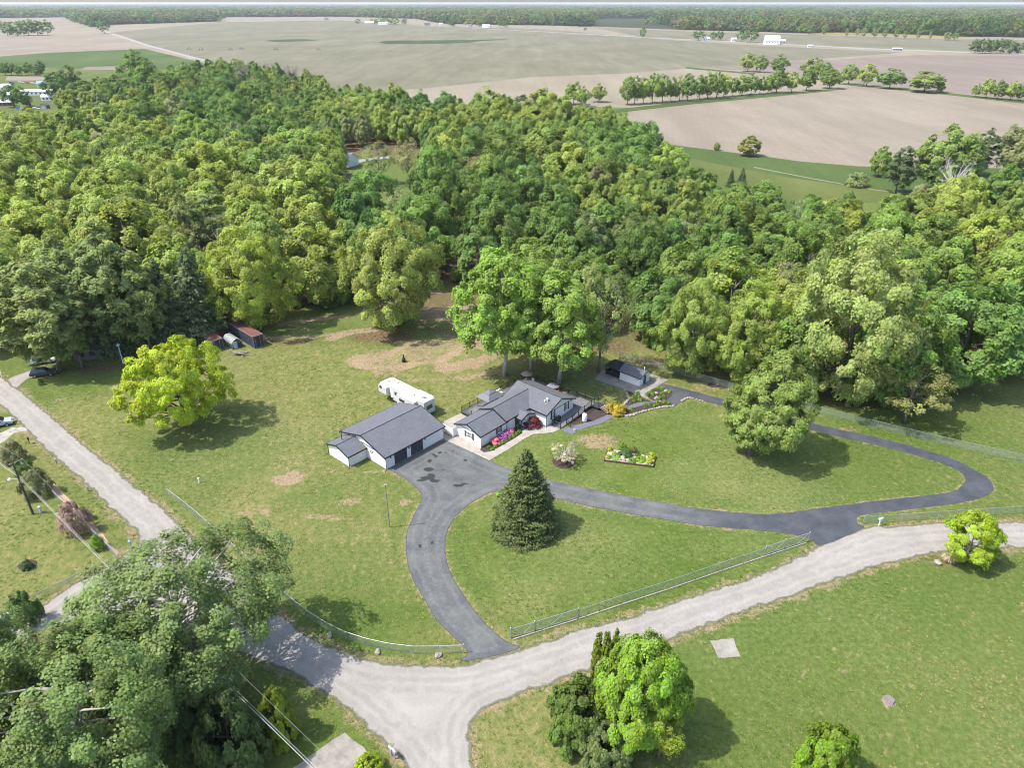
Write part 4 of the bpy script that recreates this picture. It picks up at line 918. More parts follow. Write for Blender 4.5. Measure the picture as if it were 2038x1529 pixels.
def crown(seed, kind='round', z0=.22, rad=.36, npuff=70, nleaf=150, leaf=.011, sub=4, pr=(.07, .125), fill=.4, asp=1.4, droop=0.0, lean=(0, 0), vary=.22, ground=False, zs=1.0):
    rg = np.random.default_rng(seed); prof = crown_profile(kind)
    t = rg.random(npuff * 6); keep = rg.random(len(t)) < prof(t) ** 1.2 + .05; t = t[keep][:npuff]; n = len(t)
    th = rg.uniform(0, 2 * np.pi, n); ph = rg.uniform(0, 6.28, 6)
    lob = 1 + vary * (np.sin(2 * th + ph[0] + 3 * t) * .5 + np.sin(3 * th + ph[1] - 4 * t) * .4 + np.sin(5 * th + ph[2]) * .25)
    f = fill + (1 - fill) * rg.random(n) ** .45
    r = rad * prof(t) * lob * f; mp = np.mean(pr)
    C = np.c_[r * np.cos(th) + lean[0] * t, r * np.sin(th) + lean[1] * t, z0 + mp * .5 + t * (1 - z0 - mp * 1.2)]
    pr_ = rg.uniform(pr[0], pr[1], n)
    axis = np.c_[lean[0] * t * .7, lean[1] * t * .7, np.clip(C[:, 2] - .14, 0, 1)]
    out = unit(C - axis)
    # sub puffs
    SC_ = np.repeat(C, sub, 0) + unit(rg.normal(size=(n * sub, 3)) + np.repeat(out, sub, 0) * .6) * np.repeat(pr_, sub)[:, None] * .62 * np.array([1, 1, zs])
    SR = np.repeat(pr_, sub) * rg.uniform(.48, .72, n * sub); SO = np.repeat(out, sub, 0)
    m = max(4, nleaf // sub); N = n * sub * m
    c = np.repeat(SC_, m, 0); rr = np.repeat(SR, m); o = np.repeat(SO, m, 0)
    d = unit(sphere_pts(N, rg) + o * .55 + np.array([0, 0, .25]))
    pos = c + d * (rr * (.55 + .5 * rg.random(N) ** .6))[:, None] * np.array([1, 1, .85 * zs])
    if ground: pos[:, 2] = np.abs(pos[:, 2])
    nr = unit(d * .55 + o * .55 + np.array([0, 0, .45]) + rg.normal(size=(N, 3)) * .27)
    sz = leaf * rg.uniform(.6, 1.35, N)
    dv = np.array([0, 0, -1.0]) * droop if droop else None
    V, F = leaf_quads(pos, nr, sz, asp, rg, dv)
    puff_t = np.repeat(np.repeat(rg.random(n), sub), m); sub_t = np.repeat(rg.random(n * sub), m)
    v = np.clip(.5 + (puff_t - .5) * .38 + (sub_t - .5) * .30 + rg.normal(size=N) * .16, 0, 1)
    hue = np.clip(.5 + (puff_t - .5) * .6 + rg.normal(size=N) * .18, 0, 1); sat = rg.random(N)
    col = np.repeat(np.c_[v, hue, sat, np.ones(N)], 4, 0)
    return V, F, col, C

def trunk_mb(C, seed, r0=.017, top=.72, n=7, nl=12, lean=(0, 0), lo=.15, thin=.30):
    """tapered bole with limbs reaching to leaf clumps"""
    rr = random.Random(seed); mb = MB()
    pts = [Vector((0, 0, -.01))]; k = 7
    wx, wy = rr.uniform(-.02, .02), rr.uniform(-.02, .02)
    for i in range(1, k + 1):
        t = i / k; pts.append(Vector((lean[0] * t * t * top + wx * math.sin(t * 5), lean[1] * t * t * top + wy * math.sin(t * 4), top * t)))
    rad = [r0 * 1.45] + [r0 * (1 - .78 * i / k) for i in range(1, k + 1)]
    mb.tube(pts, rad, n)
    C = [Vector(c) for c in C]; rr.shuffle(C)
    for c in C[:nl]:
        tz = max(lo, min(top * .95, c.z - rr.uniform(.10, .3) * (.4 + math.hypot(c.x, c.y) * 2)))
        i = tz / top * k; a = pts[int(min(i, k - 1))].lerp(pts[int(min(i, k - 1)) + 1], i - int(min(i, k - 1)))
        mid = a.lerp(c, .5) + Vector((rr.uniform(-.02, .02), rr.uniform(-.02, .02), -.015)); rl = r0 * thin * rr.uniform(.7, 1.3) * 1.2
        mb.tube([a, a.lerp(mid, .5) + Vector((0, 0, .01)), mid, c], [rl * 1.3, rl, rl * .75, rl * .25], 5, False)
    return mb

def needles_spruce(seed, whorls=26, rad=.27, z0=.03, leaf=.010, dens=1.0, dense_tip=True):
    rg = np.random.default_rng(seed); P_, N_, S_, T_, D_ = [], [], [], [], []; limbs = []
    for w in range(whorls):
        t = (w + rg.uniform(-.3, .3)) / whorls; z = z0 + t * (.97 - z0); Lw = rad * (1 - t) ** .82 * rg.uniform(.88, 1.1) + .012
        nb = max(5, int(15 - 9 * t)); a0 = rg.uniform(0, 6.28)
        for b in range(nb):
            a = a0 + 6.283 * b / nb + rg.normal() * .14; L = Lw * rg.uniform(.78, 1.12); d = np.array([math.cos(a), math.sin(a), 0.])
            m = int(max(10, L / leaf * 5.0 * dens)); s = rg.random(m) ** .75; side = rg.normal(size=m) * .24 * (1.0 - s * .55) * L
            up = -.20 * L * np.sin(s * 2.4) + .10 * L * s ** 3 + (.10 * (t > .6)) * L * s
            e = np.array([-d[1], d[0], 0.])
            pos = np.array([0, 0, z]) + d * (s * L)[:, None] + e * side[:, None] + np.c_[np.zeros(m), np.zeros(m), up - np.abs(side) * .35 + rg.normal(size=m) * .008]
            nr = unit(np.array([0, 0, 1.]) + d * .55 + rg.normal(size=(m, 3)) * .5)
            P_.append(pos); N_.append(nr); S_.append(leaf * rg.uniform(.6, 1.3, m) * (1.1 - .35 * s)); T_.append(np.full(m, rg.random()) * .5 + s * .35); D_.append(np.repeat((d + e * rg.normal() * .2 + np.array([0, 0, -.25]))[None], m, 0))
            if w % 3 == 0 and b % 2 == 0: limbs.append(np.array([0, 0, z]) + d * L * .8 + np.array([0, 0, -.12 * L]))
    pos = np.concatenate(P_); nr = unit(np.concatenate(N_)); sz = np.concatenate(S_); tt = np.concatenate(T_); dd = np.concatenate(D_)
    V, F = leaf_quads(pos, nr, sz, 2.0, rg, dd)
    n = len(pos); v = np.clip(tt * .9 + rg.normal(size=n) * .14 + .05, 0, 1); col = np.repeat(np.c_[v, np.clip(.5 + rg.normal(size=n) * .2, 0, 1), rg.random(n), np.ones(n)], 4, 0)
    return V, F, col, limbs

def needles_pine(seed):
    """soft-needled pine: many small flat sprays on a tapering crown"""
    V, F, col, C = crown(seed, 'oval', .10, .25, 150, 96, .0075, 4, (.034, .066), .22, 2.3, vary=.34)
    return V, F, col, C

class Kind:
    """a variant: crown mesh and trunk mesh in a unit tree"""
    def __init__(s, name, data, seed, r0=.017, top=.72, nl=12, lean=(0, 0), bark=None, thin=.30, lo=.15):
        V, F, col, C = data; s.data = (V, F, col)
        s.crown = quad_mesh(name + '_crown', V, F, M_LEAF, col); s.trunk = trunk_mb(C, seed, r0, top, 7, nl, lean, lo, thin=thin).mesh(name + '_trunk', bark or M_BARK, True)
        s.src = None
        s.radius = float(np.percentile(np.hypot(V[:, 0], V[:, 1]), 97))

C_YG = (.142, .176, .040); C_LG = (.108, .154, .036); C_MG = (.076, .124, .030); C_DG = (.058, .104, .026); C_OL = (.120, .142, .062); C_TN = (.140, .138, .075)
C_PINE = (.112, .138, .050); C_SPR = (.058, .084, .036); C_BLUE = (.074, .100, .060)

oak = [Kind('oak', crown(100 + i, 'round', .06, .40, 92, 280, .0118, 6, (.075, .13), .62, vary=.18), 100 + i) for i in range(5)]
oval = [Kind('oval', crown(200 + i, 'oval', .06, .33, 80, 260, .0120, 6, (.07, .115), .6, vary=.18), 200 + i) for i in range(4)]
loose = [Kind('loose', crown(300 + i, 'round', .25, .34, 62, 90, .0085, 5, (.05, .10), .3), 300 + i, nl=26) for i in range(2)]
hedge = [Kind('hedge', crown(800 + i, 'oval', .12, .36, 66, 150, .0135, 4, (.07, .13), .4), 800 + i, .016, .78, 18, lo=.2) for i in range(4)]
low = [Kind('low', crown(400 + i, 'round', .06, .40, 46, 60, .021, 3, (.09, .15), .4), 400 + i, nl=5) for i in range(4)]
vlow = [Kind('vlow', crown(450 + i, 'round', .0, .45, 26, 20, .042, 2, (.12, .19), .4), 450 + i, nl=3) for i in range(3)]
pine = [Kind('pine', needles_pine(500 + i), 500 + i, .014, .93, 24) for i in range(2)]
spruce = [Kind('spruce', needles_spruce(600 + i, 24, .22, .03, .0125, .55), 600 + i, .013, .95, 14) for i in range(2)]
bush = [Kind('bush', crown(700 + i, 'bush', .0, .62, 46, 110, .030, 4, (.16, .26), .45, ground=True), 700 + i, .02, .5, 8) for i in range(3)]

_count = {}
def plant(name, kd, xy, height, width, col, label, cat='tree', group=None, rz=None, z=0.0, crown_name='crown', trunk_name='trunk'):
    """height and crown width in metres"""
    sw = width / (2 * kd.radius)
    e = empty(name, (xy[0], xy[1], z), R.uniform(0, 6.28) if rz is None else rz, (sw, sw, height)); tag(e, label, cat, group)
    link(trunk_name, kd.trunk, e)
    c = link(crown_name, kd.crown, e); c.color = (*col, 1)
    if kd.src is None: kd.src = c
    return e
def jit(c, s=.12):
    f = 1 + R.uniform(-s, s); return (c[0] * f * R.uniform(.93, 1.07), c[1] * f, c[2] * f * R.uniform(.9, 1.1))
def plant_px(name, kd, bu, bv, tv, wpx, col, label, cat='tree', **k):
    b = G(bu, bv); return plant(name, kd, b, HGT(b, tv), wpx * DEPTH(b) / FPX, col, label, cat, **k), b

taken = []     # (x, y, radius) of trees that stand already
def big(name, kd, bu, bv, tv, wpx, col, label, cat='tree', **k):
    e, b = plant_px(name, kd, bu, bv, tv, wpx, col, label, cat, **k); taken.append((b.x, b.y, wpx * DEPTH(b) / FPX * .42)); return e

# ---- single trees of the yard, each with a crown of its own
K_loc = Kind('locust', crown(11, 'flat', .16, .62, 190, 380, .0072, 6, (.055, .105), .3, 1.7, .6, (-.05, 0), .22, zs=.75), 11, .024, .62, 34, (-.12, .02), thin=.34)
big('honey_locust', K_loc, 374, 849, 668, 205, (.190, .228, .012), 'bright yellow-green spreading tree on the lawn left of the garage', rz=.4)
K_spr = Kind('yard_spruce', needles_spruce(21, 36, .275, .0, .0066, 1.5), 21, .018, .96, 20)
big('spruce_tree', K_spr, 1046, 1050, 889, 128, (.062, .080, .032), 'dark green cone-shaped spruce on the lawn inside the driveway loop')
K_law = Kind('lawn_tree', crown(31, 'oval', .06, .47, 240, 260, .0088, 5, (.07, .12), .3, lean=(.34, .02), zs=.55), 31, .02, .7, 24, (.42, .0))
big('lawn_maple', K_law, 1492, 905, 683, 190, (.112, .148, .042), 'leaning green maple alone on the right lawn inside the loop drive', rz=0.0)
K_mp = Kind('young_maple', crown(41, 'oval', .06, .44, 80, 420, .0115, 5, (.08, .14), .35), 41, .02, .8, 20)
big('young_maple', K_mp, 1918, 1118, 1020, 104, (.150, .210, .014), 'small bright lime-green tree beside the gravel road at the right')
K_fm = Kind('front_maple', crown(51, 'round', .04, .50, 140, 560, .0098, 6, (.075, .13), .4), 51, .024, .75, 26)
big('front_maple', K_fm, 1268, 1470, 1278, 186, (.108, .172, .022), 'bright green round maple at the bottom beside three columnar evergreens')
K_cw = Kind('cottonwood', crown(61, 'round', .18, .46, 230, 300, .0056, 6, (.045, .08), .25, 1.2, vary=.32, zs=1.5), 61, .020, .82, 90, bark=M_BARKP, thin=.26)
K_cw2 = Kind('cottonwood_dense', crown(62, 'round', .10, .46, 260, 340, .0056, 6, (.045, .08), .3, 1.2, vary=.3, zs=1.4), 62, .020, .82, 70, bark=M_BARKP, thin=.26)
big('cottonwood_tree', K_cw, 385, 1350, 1112, 440, (.090, .124, .046), 'large grey-green cottonwood over the gravel road with pale branches showing', rz=1.0)
big('cottonwood_tree', K_cw2, 205, 1575, 1300, 455, (.086, .122, .042), 'dense grey-green cottonwood filling the bottom left corner', rz=2.3)
big('cottonwood_tree', K_cw2, 10, 1490, 1255, 290, (.090, .126, .044), 'grey-green cottonwood at the left edge beside the bottom corner', rz=.3)
# big oaks and maples at the wood's edge
K_o1 = Kind('edge_oak', crown(71, 'round', .02, .47, 170, 330, .0066, 5, (.05, .09), .3), 71, .02, .72, 26)
K_o2 = Kind('edge_maple', crown(72, 'oval', .15, .36, 150, 290, .0070, 5, (.05, .085), .3), 72, .017, .8, 30, bark=M_BARKP, lo=.30)
big('oak_tree', K_o1, 790, 652, 424, 196, (.150, .172, .046), 'broad yellow-green oak standing out of the wood above the dirt tracks')
big('oak_tree', K_o1, 510, 650, 448, 186, (.150, .180, .030), 'round yellow-green oak right behind the shipping container', rz=2.0)
big('maple_tree', K_o2, 1004, 748, 478, 186, (.112, .172, .030), 'tall green maple behind the camper with bare trunk, left of the deck trees')
big('maple_tree', K_o2, 1057, 735, 512, 150, (.110, .160, .034), 'green maple with slim pale trunk behind the tan parasol', rz=1.2)
big('maple_tree', K_o2, 1112, 762, 530, 172, (.115, .168, .036), 'tall green maple whose low leaves hang behind the deck', rz=2.6)
big('maple_tree', oval[0], 1078, 722, 590, 60, (.090, .135, .035), 'slender maple half hidden between the deck trees')
big('oak_tree', loose[0], 1191, 742, 520, 130, (.128, .150, .060), 'thin grey-green oak with bare trunk left of the shed')
big('oak_tree', K_o1, 1665, 790, 455, 270, (.140, .168, .058), 'huge pale yellow-green oak rising behind the right fence', rz=4.0)
big('oak_tree', K_o1, 1370, 745, 555, 150, (.122, .158, .040), 'bright green oak behind the fence right of the shed', rz=5.0)
big('oak_tree', K_o1, 1480, 760, 560, 170, (.130, .165, .038), 'leafy light green oak behind the fence, left of the lawn maple', rz=.9)
big('maple_tree', oval[1], 1560, 785, 610, 110, (.085, .135, .030), 'mid-green maple behind the fence over the lawn maple')
big('maple_tree', oak[2], 1760, 800, 575, 170, (.088, .140, .032), 'dense green maple behind the fence at the right')
big('hawthorn_bush', loose[1], 1800, 842, 725, 150, (.125, .130, .050), 'low brownish-green thorn tree beside the right fence')
big('maple_tree', oak[3], 1895, 765, 560, 190, (.080, .135, .035), 'dark green maple by the far right lawn')
big('maple_tree', oak[1], 2000, 745, 540, 170, (.075, .128, .035), 'green maple at the right edge above the side lawn')
# conifer group at the left
for i, (bu, bv, tv, w, k, c, lb) in enumerate([(120,738,500,165,0,C_PINE,'big soft blue-green pine over the parked cars'),(250,700,445,150,1,C_PINE,'broad grey-green pine with flat layered top behind the yellow tree'),(170,690,470,130,1,C_PINE,'pine with layered boughs behind the big front pine'),(60,705,520,115,0,C_PINE,'shaded pine at the far left of the conifer group'),(165,733,540,110,1,C_PINE,'pine between the front pine and the grey shed'),(300,700,480,110,0,C_PINE,'upright pine behind the yellow tree'),(435,545,370,100,0,C_PINE,'blue-green pine standing alone inside the broadleaf wood'),(395,560,380,75,1,C_PINE,'narrow pine next to the pine inside the broadleaf wood')]):
    big('pine_tree', pine[k], bu, bv, tv, w, jit(c, .05), lb, rz=i * 1.3)
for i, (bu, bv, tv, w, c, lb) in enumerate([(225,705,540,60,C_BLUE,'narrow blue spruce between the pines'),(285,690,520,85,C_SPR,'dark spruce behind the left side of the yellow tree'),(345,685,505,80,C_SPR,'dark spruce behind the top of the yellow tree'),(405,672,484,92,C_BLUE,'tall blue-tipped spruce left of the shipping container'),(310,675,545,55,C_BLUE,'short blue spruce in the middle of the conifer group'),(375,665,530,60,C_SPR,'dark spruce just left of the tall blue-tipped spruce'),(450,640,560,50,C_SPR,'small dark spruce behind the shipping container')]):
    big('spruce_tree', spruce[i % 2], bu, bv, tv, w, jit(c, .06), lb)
# trees by the tan field on the right
for (nm, kd, bu, bv, tv, w, c, lb) in [('pine_tree', pine[0], 1783, 385, 284, 62, C_SPR, 'dark pine at the corner of the tan field, left of the willow'), ('maple_tree', oval[2], 1748, 352, 287, 40, C_LG, 'small light-green tree left of the dark field pine'),
    ('willow_tree', oak[0], 1872, 385, 250, 120, (.105, .150, .048), 'broad soft green willow in front of the tan field'), ('pine_tree', pine[1], 1948, 350, 255, 58, C_SPR, 'dark pine right of the broad willow by the field'),
    ('oak_tree', oak[3], 2020, 345, 240, 84, C_OL, 'olive-green oak at the right edge by the tan field'), ('budding_tree', loose[0], 1825, 440, 362, 66, C_TN, 'tan budding tree below the willow'), ('budding_tree', loose[1], 1925, 440, 375, 60, (.15, .13, .07), 'brownish budding tree right of the dead tree'),
    ('maple_tree', oval[3], 1490, 310, 270, 46, (.135, .145, .05), 'lone round tree on the green strip before the tan field'), ('shrub', oval[2], 1426, 299, 283, 15, C_LG, 'small round shrub left of the lone field tree'),
    ('spruce_tree', spruce[0], 1453, 372, 334, 20, C_BLUE, 'left one of two small blue spruces below the green strip'), ('spruce_tree', spruce[1], 1474, 374, 332, 26, C_BLUE, 'right one of two small blue spruces below the green strip'),
    ('shrub', bush[0], 1705, 370, 342, 50, C_OL, 'brownish thicket at the end of the green strip'), ('plum_tree', oval[1], 1238, 345, 290, 32, (.035, .016, .020), 'small dark purple plum tree at the wood edge'), ('spruce_tree', spruce[0], 891, 280, 250, 26, C_BLUE, 'small blue spruce deep in the wood'),
    ('budding_tree', loose[1], 757, 368, 280, 70, C_OL, 'open tree with dark forked trunk in the wood clearing'), ('maple_tree', oak[4], 868, 455, 285, 100, C_MG, 'tall dark-green maple right of the wood clearing'), ('budding_tree', loose[0], 815, 375, 270, 60, (.15, .15, .075), 'grey-olive tree at the far side of the wood clearing')]:
    big(nm, kd, bu, bv, tv, w, jit(c, .05), lb)
# dead white tree
def bare_tree(bu, bv, tv, wpx, mat, label, seed, nl=30, name='dead_tree', r0=.02):
    b = G(bu, bv); hh = HGT(b, tv); rr = np.random.default_rng(seed); th = rr.uniform(0, 6.28, nl); r = rr.uniform(.25, 1, nl) ** .7
    w = wpx * DEPTH(b) / FPX / 2 / hh
    C = np.c_[r * np.cos(th) * w, r * np.sin(th) * w, rr.uniform(.55, 1.0, nl)]
    e = tag(empty(name, b, 0, (hh, hh, hh)), label, 'tree')
    link('trunk', trunk_mb(C, seed, r0, .6, 6, nl, (.08, 0), thin=.35).mesh('bare_trunk', mat, True), e)
    mb = MB(); rr2 = random.Random(seed)
    for c in C:
        c = Vector(c)
        for _ in range(4):
            d = Vector((rr2.gauss(0, 1), rr2.gauss(0, 1), rr2.gauss(.6, .7))).normalized() * rr2.uniform(.05, .13); mb.tube([c - d * .3, c + d], [.0026, .0009], 3, False)
    link('twigs', mb.mesh('twigs', mat), e); taken.append((b.x, b.y, 4)); return e
bare_tree(1875, 432, 318, 60, pm('bleached_wood', (.50, .47, .43), .9), 'dead tree with bleached white branches right of the tan budding tree', 5)
for (bu, bv, tv, w, lb) in [(487,178,122,34,'leafless grey tree left of the poplar by the country road'),(548,170,125,30,'leafless tree immediately left of the pale poplar'),(582,182,128,40,'leafless spreading tree right of the pale poplar')]: bare_tree(bu, bv, tv, w, pm('grey_twigs', (.16, .14, .12), .9), lb, int(bu), 34)

# ------------------------------------------------------------------ the wood: trees spread over its ground, the 300 that show most as single trees
cand = []
bx = [min(p.x for p in forest_poly), max(p.x for p in forest_poly), min(p.y for p in forest_poly), max(p.y for p in forest_poly)]
N = 60000; CX = rng.uniform(bx[0], bx[1], N); CY = rng.uniform(bx[2], bx[3] + 350, N)
set_poly = GP([(112,172),(200,140),(300,128),(480,152),(560,170),(640,185),(660,236),(420,242),(300,264),(130,232)])
k = (inside(CX, CY, forest_poly) | (inside(CX, CY, set_poly) & (rng.random(N) < .12))) & ~inside(CX, CY, clearing) & ~inside(CX, CY, rclear); CX, CY = CX[k], CY[k]
k = (seg_dist(CX, CY, clearing, True) > 7) & (seg_dist(CX, CY, rclear, True) > 6); CX, CY = CX[k], CY[k]
cell = {}; trees = []
def free(x, y, r):
    ci, cj = int(x // 12), int(y // 12)
    for i in range(ci - 2, ci + 3):
        for j in range(cj - 2, cj + 3):
            for (a, b, c) in cell.get((i, j), ()):
                if (a - x) ** 2 + (b - y) ** 2 < ((r + c) * .76) ** 2: return False
    return True
for (a, b, c) in taken: cell.setdefault((int(a // 12), int(b // 12)), []).append((a, b, min(c, 8)))
in_f = inside(CX, CY, forest_poly)
for x, y, inf_ in zip(CX, CY, in_f):
    if not free(x, y, 4.0): continue
    nz = float(fbm(np.array(x), np.array(y), 60, 3)); r = 5.4 + 6.4 * min(1, max(0, (nz - .25) * 2)) * R.uniform(.35, 1.15)
    u, v = PX((x, y, 15))
    if not (-60 < u < 2100): continue
    if not inf_:
        if not free(x, y, 13): continue
        r = 5.5
    if free(x, y, r): cell.setdefault((int(x // 12), int(y // 12)), []).append((x, y, r)); trees.append((x, y, r))
trees.sort(key=lambda t: t[1])
LM = [(170, 'the leftmost pines'), (330, 'the pine group'), (450, 'the blue-tipped spruce'), (600, 'the container oak'), (700, 'the dirt yard edge'), (880, 'the broad oak'), (1060, 'the camper maple'), (1200, 'the deck trees'), (1330, 'the shed'), (1480, 'the back fence'), (1640, 'the lawn maple'), (1800, 'the huge pale oak'), (9999, 'the right lawn')]
def region(u, v):
    return ('at the front of' if v > 490 else ('midway in' if v > 400 else 'deep in')) + ' the wood behind ' + next(n for m, n in LM if u < m)
ORD = 'first second third fourth fifth sixth seventh eighth ninth tenth eleventh twelfth thirteenth fourteenth fifteenth sixteenth seventeenth eighteenth nineteenth twentieth twenty-first twenty-second twenty-third twenty-fourth twenty-fifth'.split()
forest_rest = []
pal = [(C_YG, 'yellow-green'), (C_LG, 'light green'), (C_MG, 'mid-green'), (C_DG, 'deep green'), (C_OL, 'olive-grey'), (C_TN, 'tan budding')]
def species(x, y):
    n1 = float(fbm(np.array(x + 900), np.array(y), 45, 3)) + R.uniform(-.16, .16); u, v = PX((x, y, 12))
    yl = .16 if (u < 760 and v > 260) else (.05 if u < 1100 else .08)
    if n1 + yl > .60: i = 0
    elif n1 + yl > .50: i = 1
    elif n1 + yl > .38: i = 2
    elif n1 + yl > .30: i = 4 if R.random() < .3 else 2
    else: i = 3 if R.random() < .6 else 2
    if R.random() < .012: i = 5
    return i
nsing = 0; singles = []
for (x, y, r) in trees:
    u, v = PX((x, y, 16)); i = species(x, y); c = jit(pal[i][0], .14); wd = r * 2 * R.uniform(1.0, 1.18)
    hh = min(27, 11 + r * 1.15 + R.uniform(-2.6, 3.0)); vis = -20 < u < 2060
    if nsing < 272 and vis:
        kd = (loose[R.randrange(2)] if i in (4, 5) and R.random() < .7 else (oak[R.randrange(5)] if r > 6.6 else oval[R.randrange(4)]))
        sz = 'tall broad' if r > 8.2 else ('medium' if r > 6.6 else 'slim'); reg = region(u, v)
        singles.append((u, plant('broadleaf_tree', kd, (x, y), hh, wd, c, '%s %s tree %s' % (sz, pal[i][1], reg), 'tree'))); nsing += 1
    elif -90 < u < 2130: forest_rest.append((x, y, hh, wd, c, R.uniform(0, 6.28), (R.randrange(3) if r > 6.6 else 3 + R.randrange(3)) if R.random() < .9 else 6))
same = {}
for u, o in sorted(singles, key=lambda t: t[0]): same.setdefault(o['label'], []).append(o)
for lb, os_ in same.items():
    grp = lb.replace(' tree ', ' trees ')
    for k_, o in enumerate(os_):
        o['group'] = 'broadleaf trees of the wood'
        if len(os_) > 1: o['label'] = ('leftmost of ' if k_ == 0 else ('rightmost of ' if k_ == len(os_) - 1 else ORD[k_] + ' of ')) + grp.replace('at the front of', 'fronting')
print('FOREST', len(trees), 'single', nsing, 'labels', len(same))
# understorey along the wood's edge
for _ in range(95):
    i = R.randrange(len(forest_front) - 1); t = R.random(); a, b = forest_front[i], forest_front[i + 1]
    u, v = a[0] + (b[0] - a[0]) * t, a[1] + (b[1] - a[1]) * t + R.uniform(-16, 6)
    if not (-30 < u < 2060) or (740 < u < 940 and R.random() < .8) or (960 < u < 1230): continue
    g0 = G(u, v); forest_rest.append((g0.x, g0.y, R.uniform(3, 6.5), R.uniform(3.5, 7), jit(C_MG if R.random() < .6 else C_LG, .2), R.uniform(0, 6.28), 7 + R.randrange(2)))

def scatter(name, items, kinds, label, cat):
    """one object: leaf crowns set on points by geometry nodes"""
    me = bpy.data.meshes.new(name); me.from_pydata([(t[0], t[1], 0) for t in items], [], [])
    a = me.attributes.new('scl', 'FLOAT_VECTOR', 'POINT'); a.data.foreach_set('vector', np.array([(t[3] / (2 * kinds[t[6]].radius), t[3] / (2 * kinds[t[6]].radius), t[2]) for t in items], np.float32).ravel())
    a = me.attributes.new('rot', 'FLOAT_VECTOR', 'POINT'); a.data.foreach_set('vector', np.array([(0, 0, t[5]) for t in items], np.float32).ravel())
    a = me.attributes.new('idx', 'INT', 'POINT'); a.data.foreach_set('value', np.array([t[6] for t in items], np.int32))
    a = me.attributes.new('icol', 'FLOAT_COLOR', 'POINT'); a.data.foreach_set('color', np.array([(*t[4], 1) for t in items], np.float32).ravel())
    ob = link(name, me); tag(ob, label, cat, kind='stuff')
    ng = bpy.data.node_groups.new(name, 'GeometryNodeTree'); ng.interface.new_socket('Geometry', in_out='INPUT', socket_type='NodeSocketGeometry'); ng.interface.new_socket('Geometry', in_out='OUTPUT', socket_type='NodeSocketGeometry')
    n = ng.nodes; l = ng.links; gi = n.new('NodeGroupInput'); go = n.new('NodeGroupOutput'); jn = n.new('GeometryNodeJoinGeometry')
    # Join puts the last link first: feed the sources in reverse order
    for kd in reversed(kinds):
        oi = n.new('GeometryNodeObjectInfo'); oi.transform_space = 'ORIGINAL'; oi.inputs['Object'].default_value = kd.src; oi.inputs['As Instance'].default_value = True; l.new(oi.outputs['Geometry'], jn.inputs[0])
    ip = n.new('GeometryNodeInstanceOnPoints'); l.new(gi.outputs[0], ip.inputs['Points']); l.new(jn.outputs[0], ip.inputs['Instance']); ip.inputs['Pick Instance'].default_value = True
    for nm, tp, so_ in (('idx', 'INT', 'Instance Index'), ('rot', 'FLOAT_VECTOR', 'Rotation'), ('scl', 'FLOAT_VECTOR', 'Scale')):
        na = n.new('GeometryNodeInputNamedAttribute'); na.data_type = tp; na.inputs['Name'].default_value = nm; l.new(na.outputs[0], ip.inputs[so_])
    l.new(ip.outputs[0], go.inputs[0]); md = ob.modifiers.new('scatter', 'NODES'); md.node_group = ng
    return ob
# ------------------------------------------------------------------ hedgerow and field trees far out
def row(pts, group, where, name='hedgerow_tree', cols=(C_LG, C_MG, C_YG), lowset=low):
    n = len(pts)
    for i, (bu, bv, tv, w) in enumerate(pts):
        c = jit(cols[R.randrange(len(cols))], .12)
        wd = 'wide' if w > 36 else ('narrow' if w < 20 else 'middling')
        plant_px(name, lowset[R.randrange(len(lowset))], bu, bv, tv, w * 1.2, c, '%s tree, %s from the left in %s' % (wd, ORD[i], where), 'tree', group=group)
low_t = hedge
def z7(x, y): return (1358 + x / 2.997, y / 2.997)
front_row = [(1248,208,150,30),(1262,207,148,28),(1280,206,152,26),(1298,205,142,34),(1318,203,146,30),(1335,202,152,24),(1352,200,150,24),(1368,200,143,32),(1392,197,146,30),(1408,196,141,34),(1425,195,140,30),(1440,193,146,26),(1458,191,152,22),(1476,190,147,34),(1494,188,145,30),(1512,187,150,22),(1528,186,150,24),(1545,184,134,36),(1575,183,140,26),(1605,180,134,34),(1650,176,133,40)]
row(front_row, 'near hedgerow by the tan field', 'the hedge left of the tan field', lowset=low_t)
row([(1688,167,125,30),(1724,171,124,34),(1770,176,135,46),(1838,183,140,64),(1870,185,163,16),(1940,193,165,16),(1962,195,154,26),(1985,197,158,30),(2010,199,160,26),(2030,201,162,24)], 'right hedgerow of the tan field', 'the hedge right of the tan field', lowset=low_t)
row([(1488,142,103,32),(1512,144,108,26),(1550,146,108,32),(1615,157,112,42),(1640,160,122,24)], 'trees in the middle hedge', 'the short hedge between the fields', lowset=low_t)
row([(1142,208,160,36),(1160,212,170,24),(1190,203,165,30)], 'trees at the field corner', 'the clump at the left end of the hedgerow', lowset=low_t)
row([(1390,80,58,22),(1418,79,62,14),(1432,79,60,14),(1476,83,55,22),(1494,84,54,26)], 'trees by the white barn', 'the trees beside the white barn', cols=(C_DG, C_DG, C_MG))
row([(1940,105,76,24),(1955,106,74,24),(1972,106,76,20),(1990,106,75,24),(2008,107,78,22),(2026,107,84,20)], 'dark grove at the far right', 'the dark grove at the upper right', cols=(C_DG, C_SPR))
row([(1279,75,52,12),(1165,60,54,8)], 'lone far trees', 'the lone trees along the far road', cols=(C_MG,))
row([(1612,68,45,16),(1640,69,47,12),(1684,72,56,6),(1705,72,55,10),(1718,73,55,10),(1740,73,55,12),(1760,74,57,10),(1783,75,58,12),(1800,76,60,8),(1826,77,60,8),(1850,78,61,6),(1885,80,62,14),(1900,80,62,12)], 'trees along the yellow field', 'the thin row along the yellow field', cols=(C_OL, C_MG, C_OL))
row([(16,71,40,24),(36,71,40,30),(58,70,37,30),(76,70,38,26),(96,69,38,22),(208,66,37,22)], 'trees round the far left field', 'the grove beyond the ploughed strip', cols=(C_MG, C_DG))
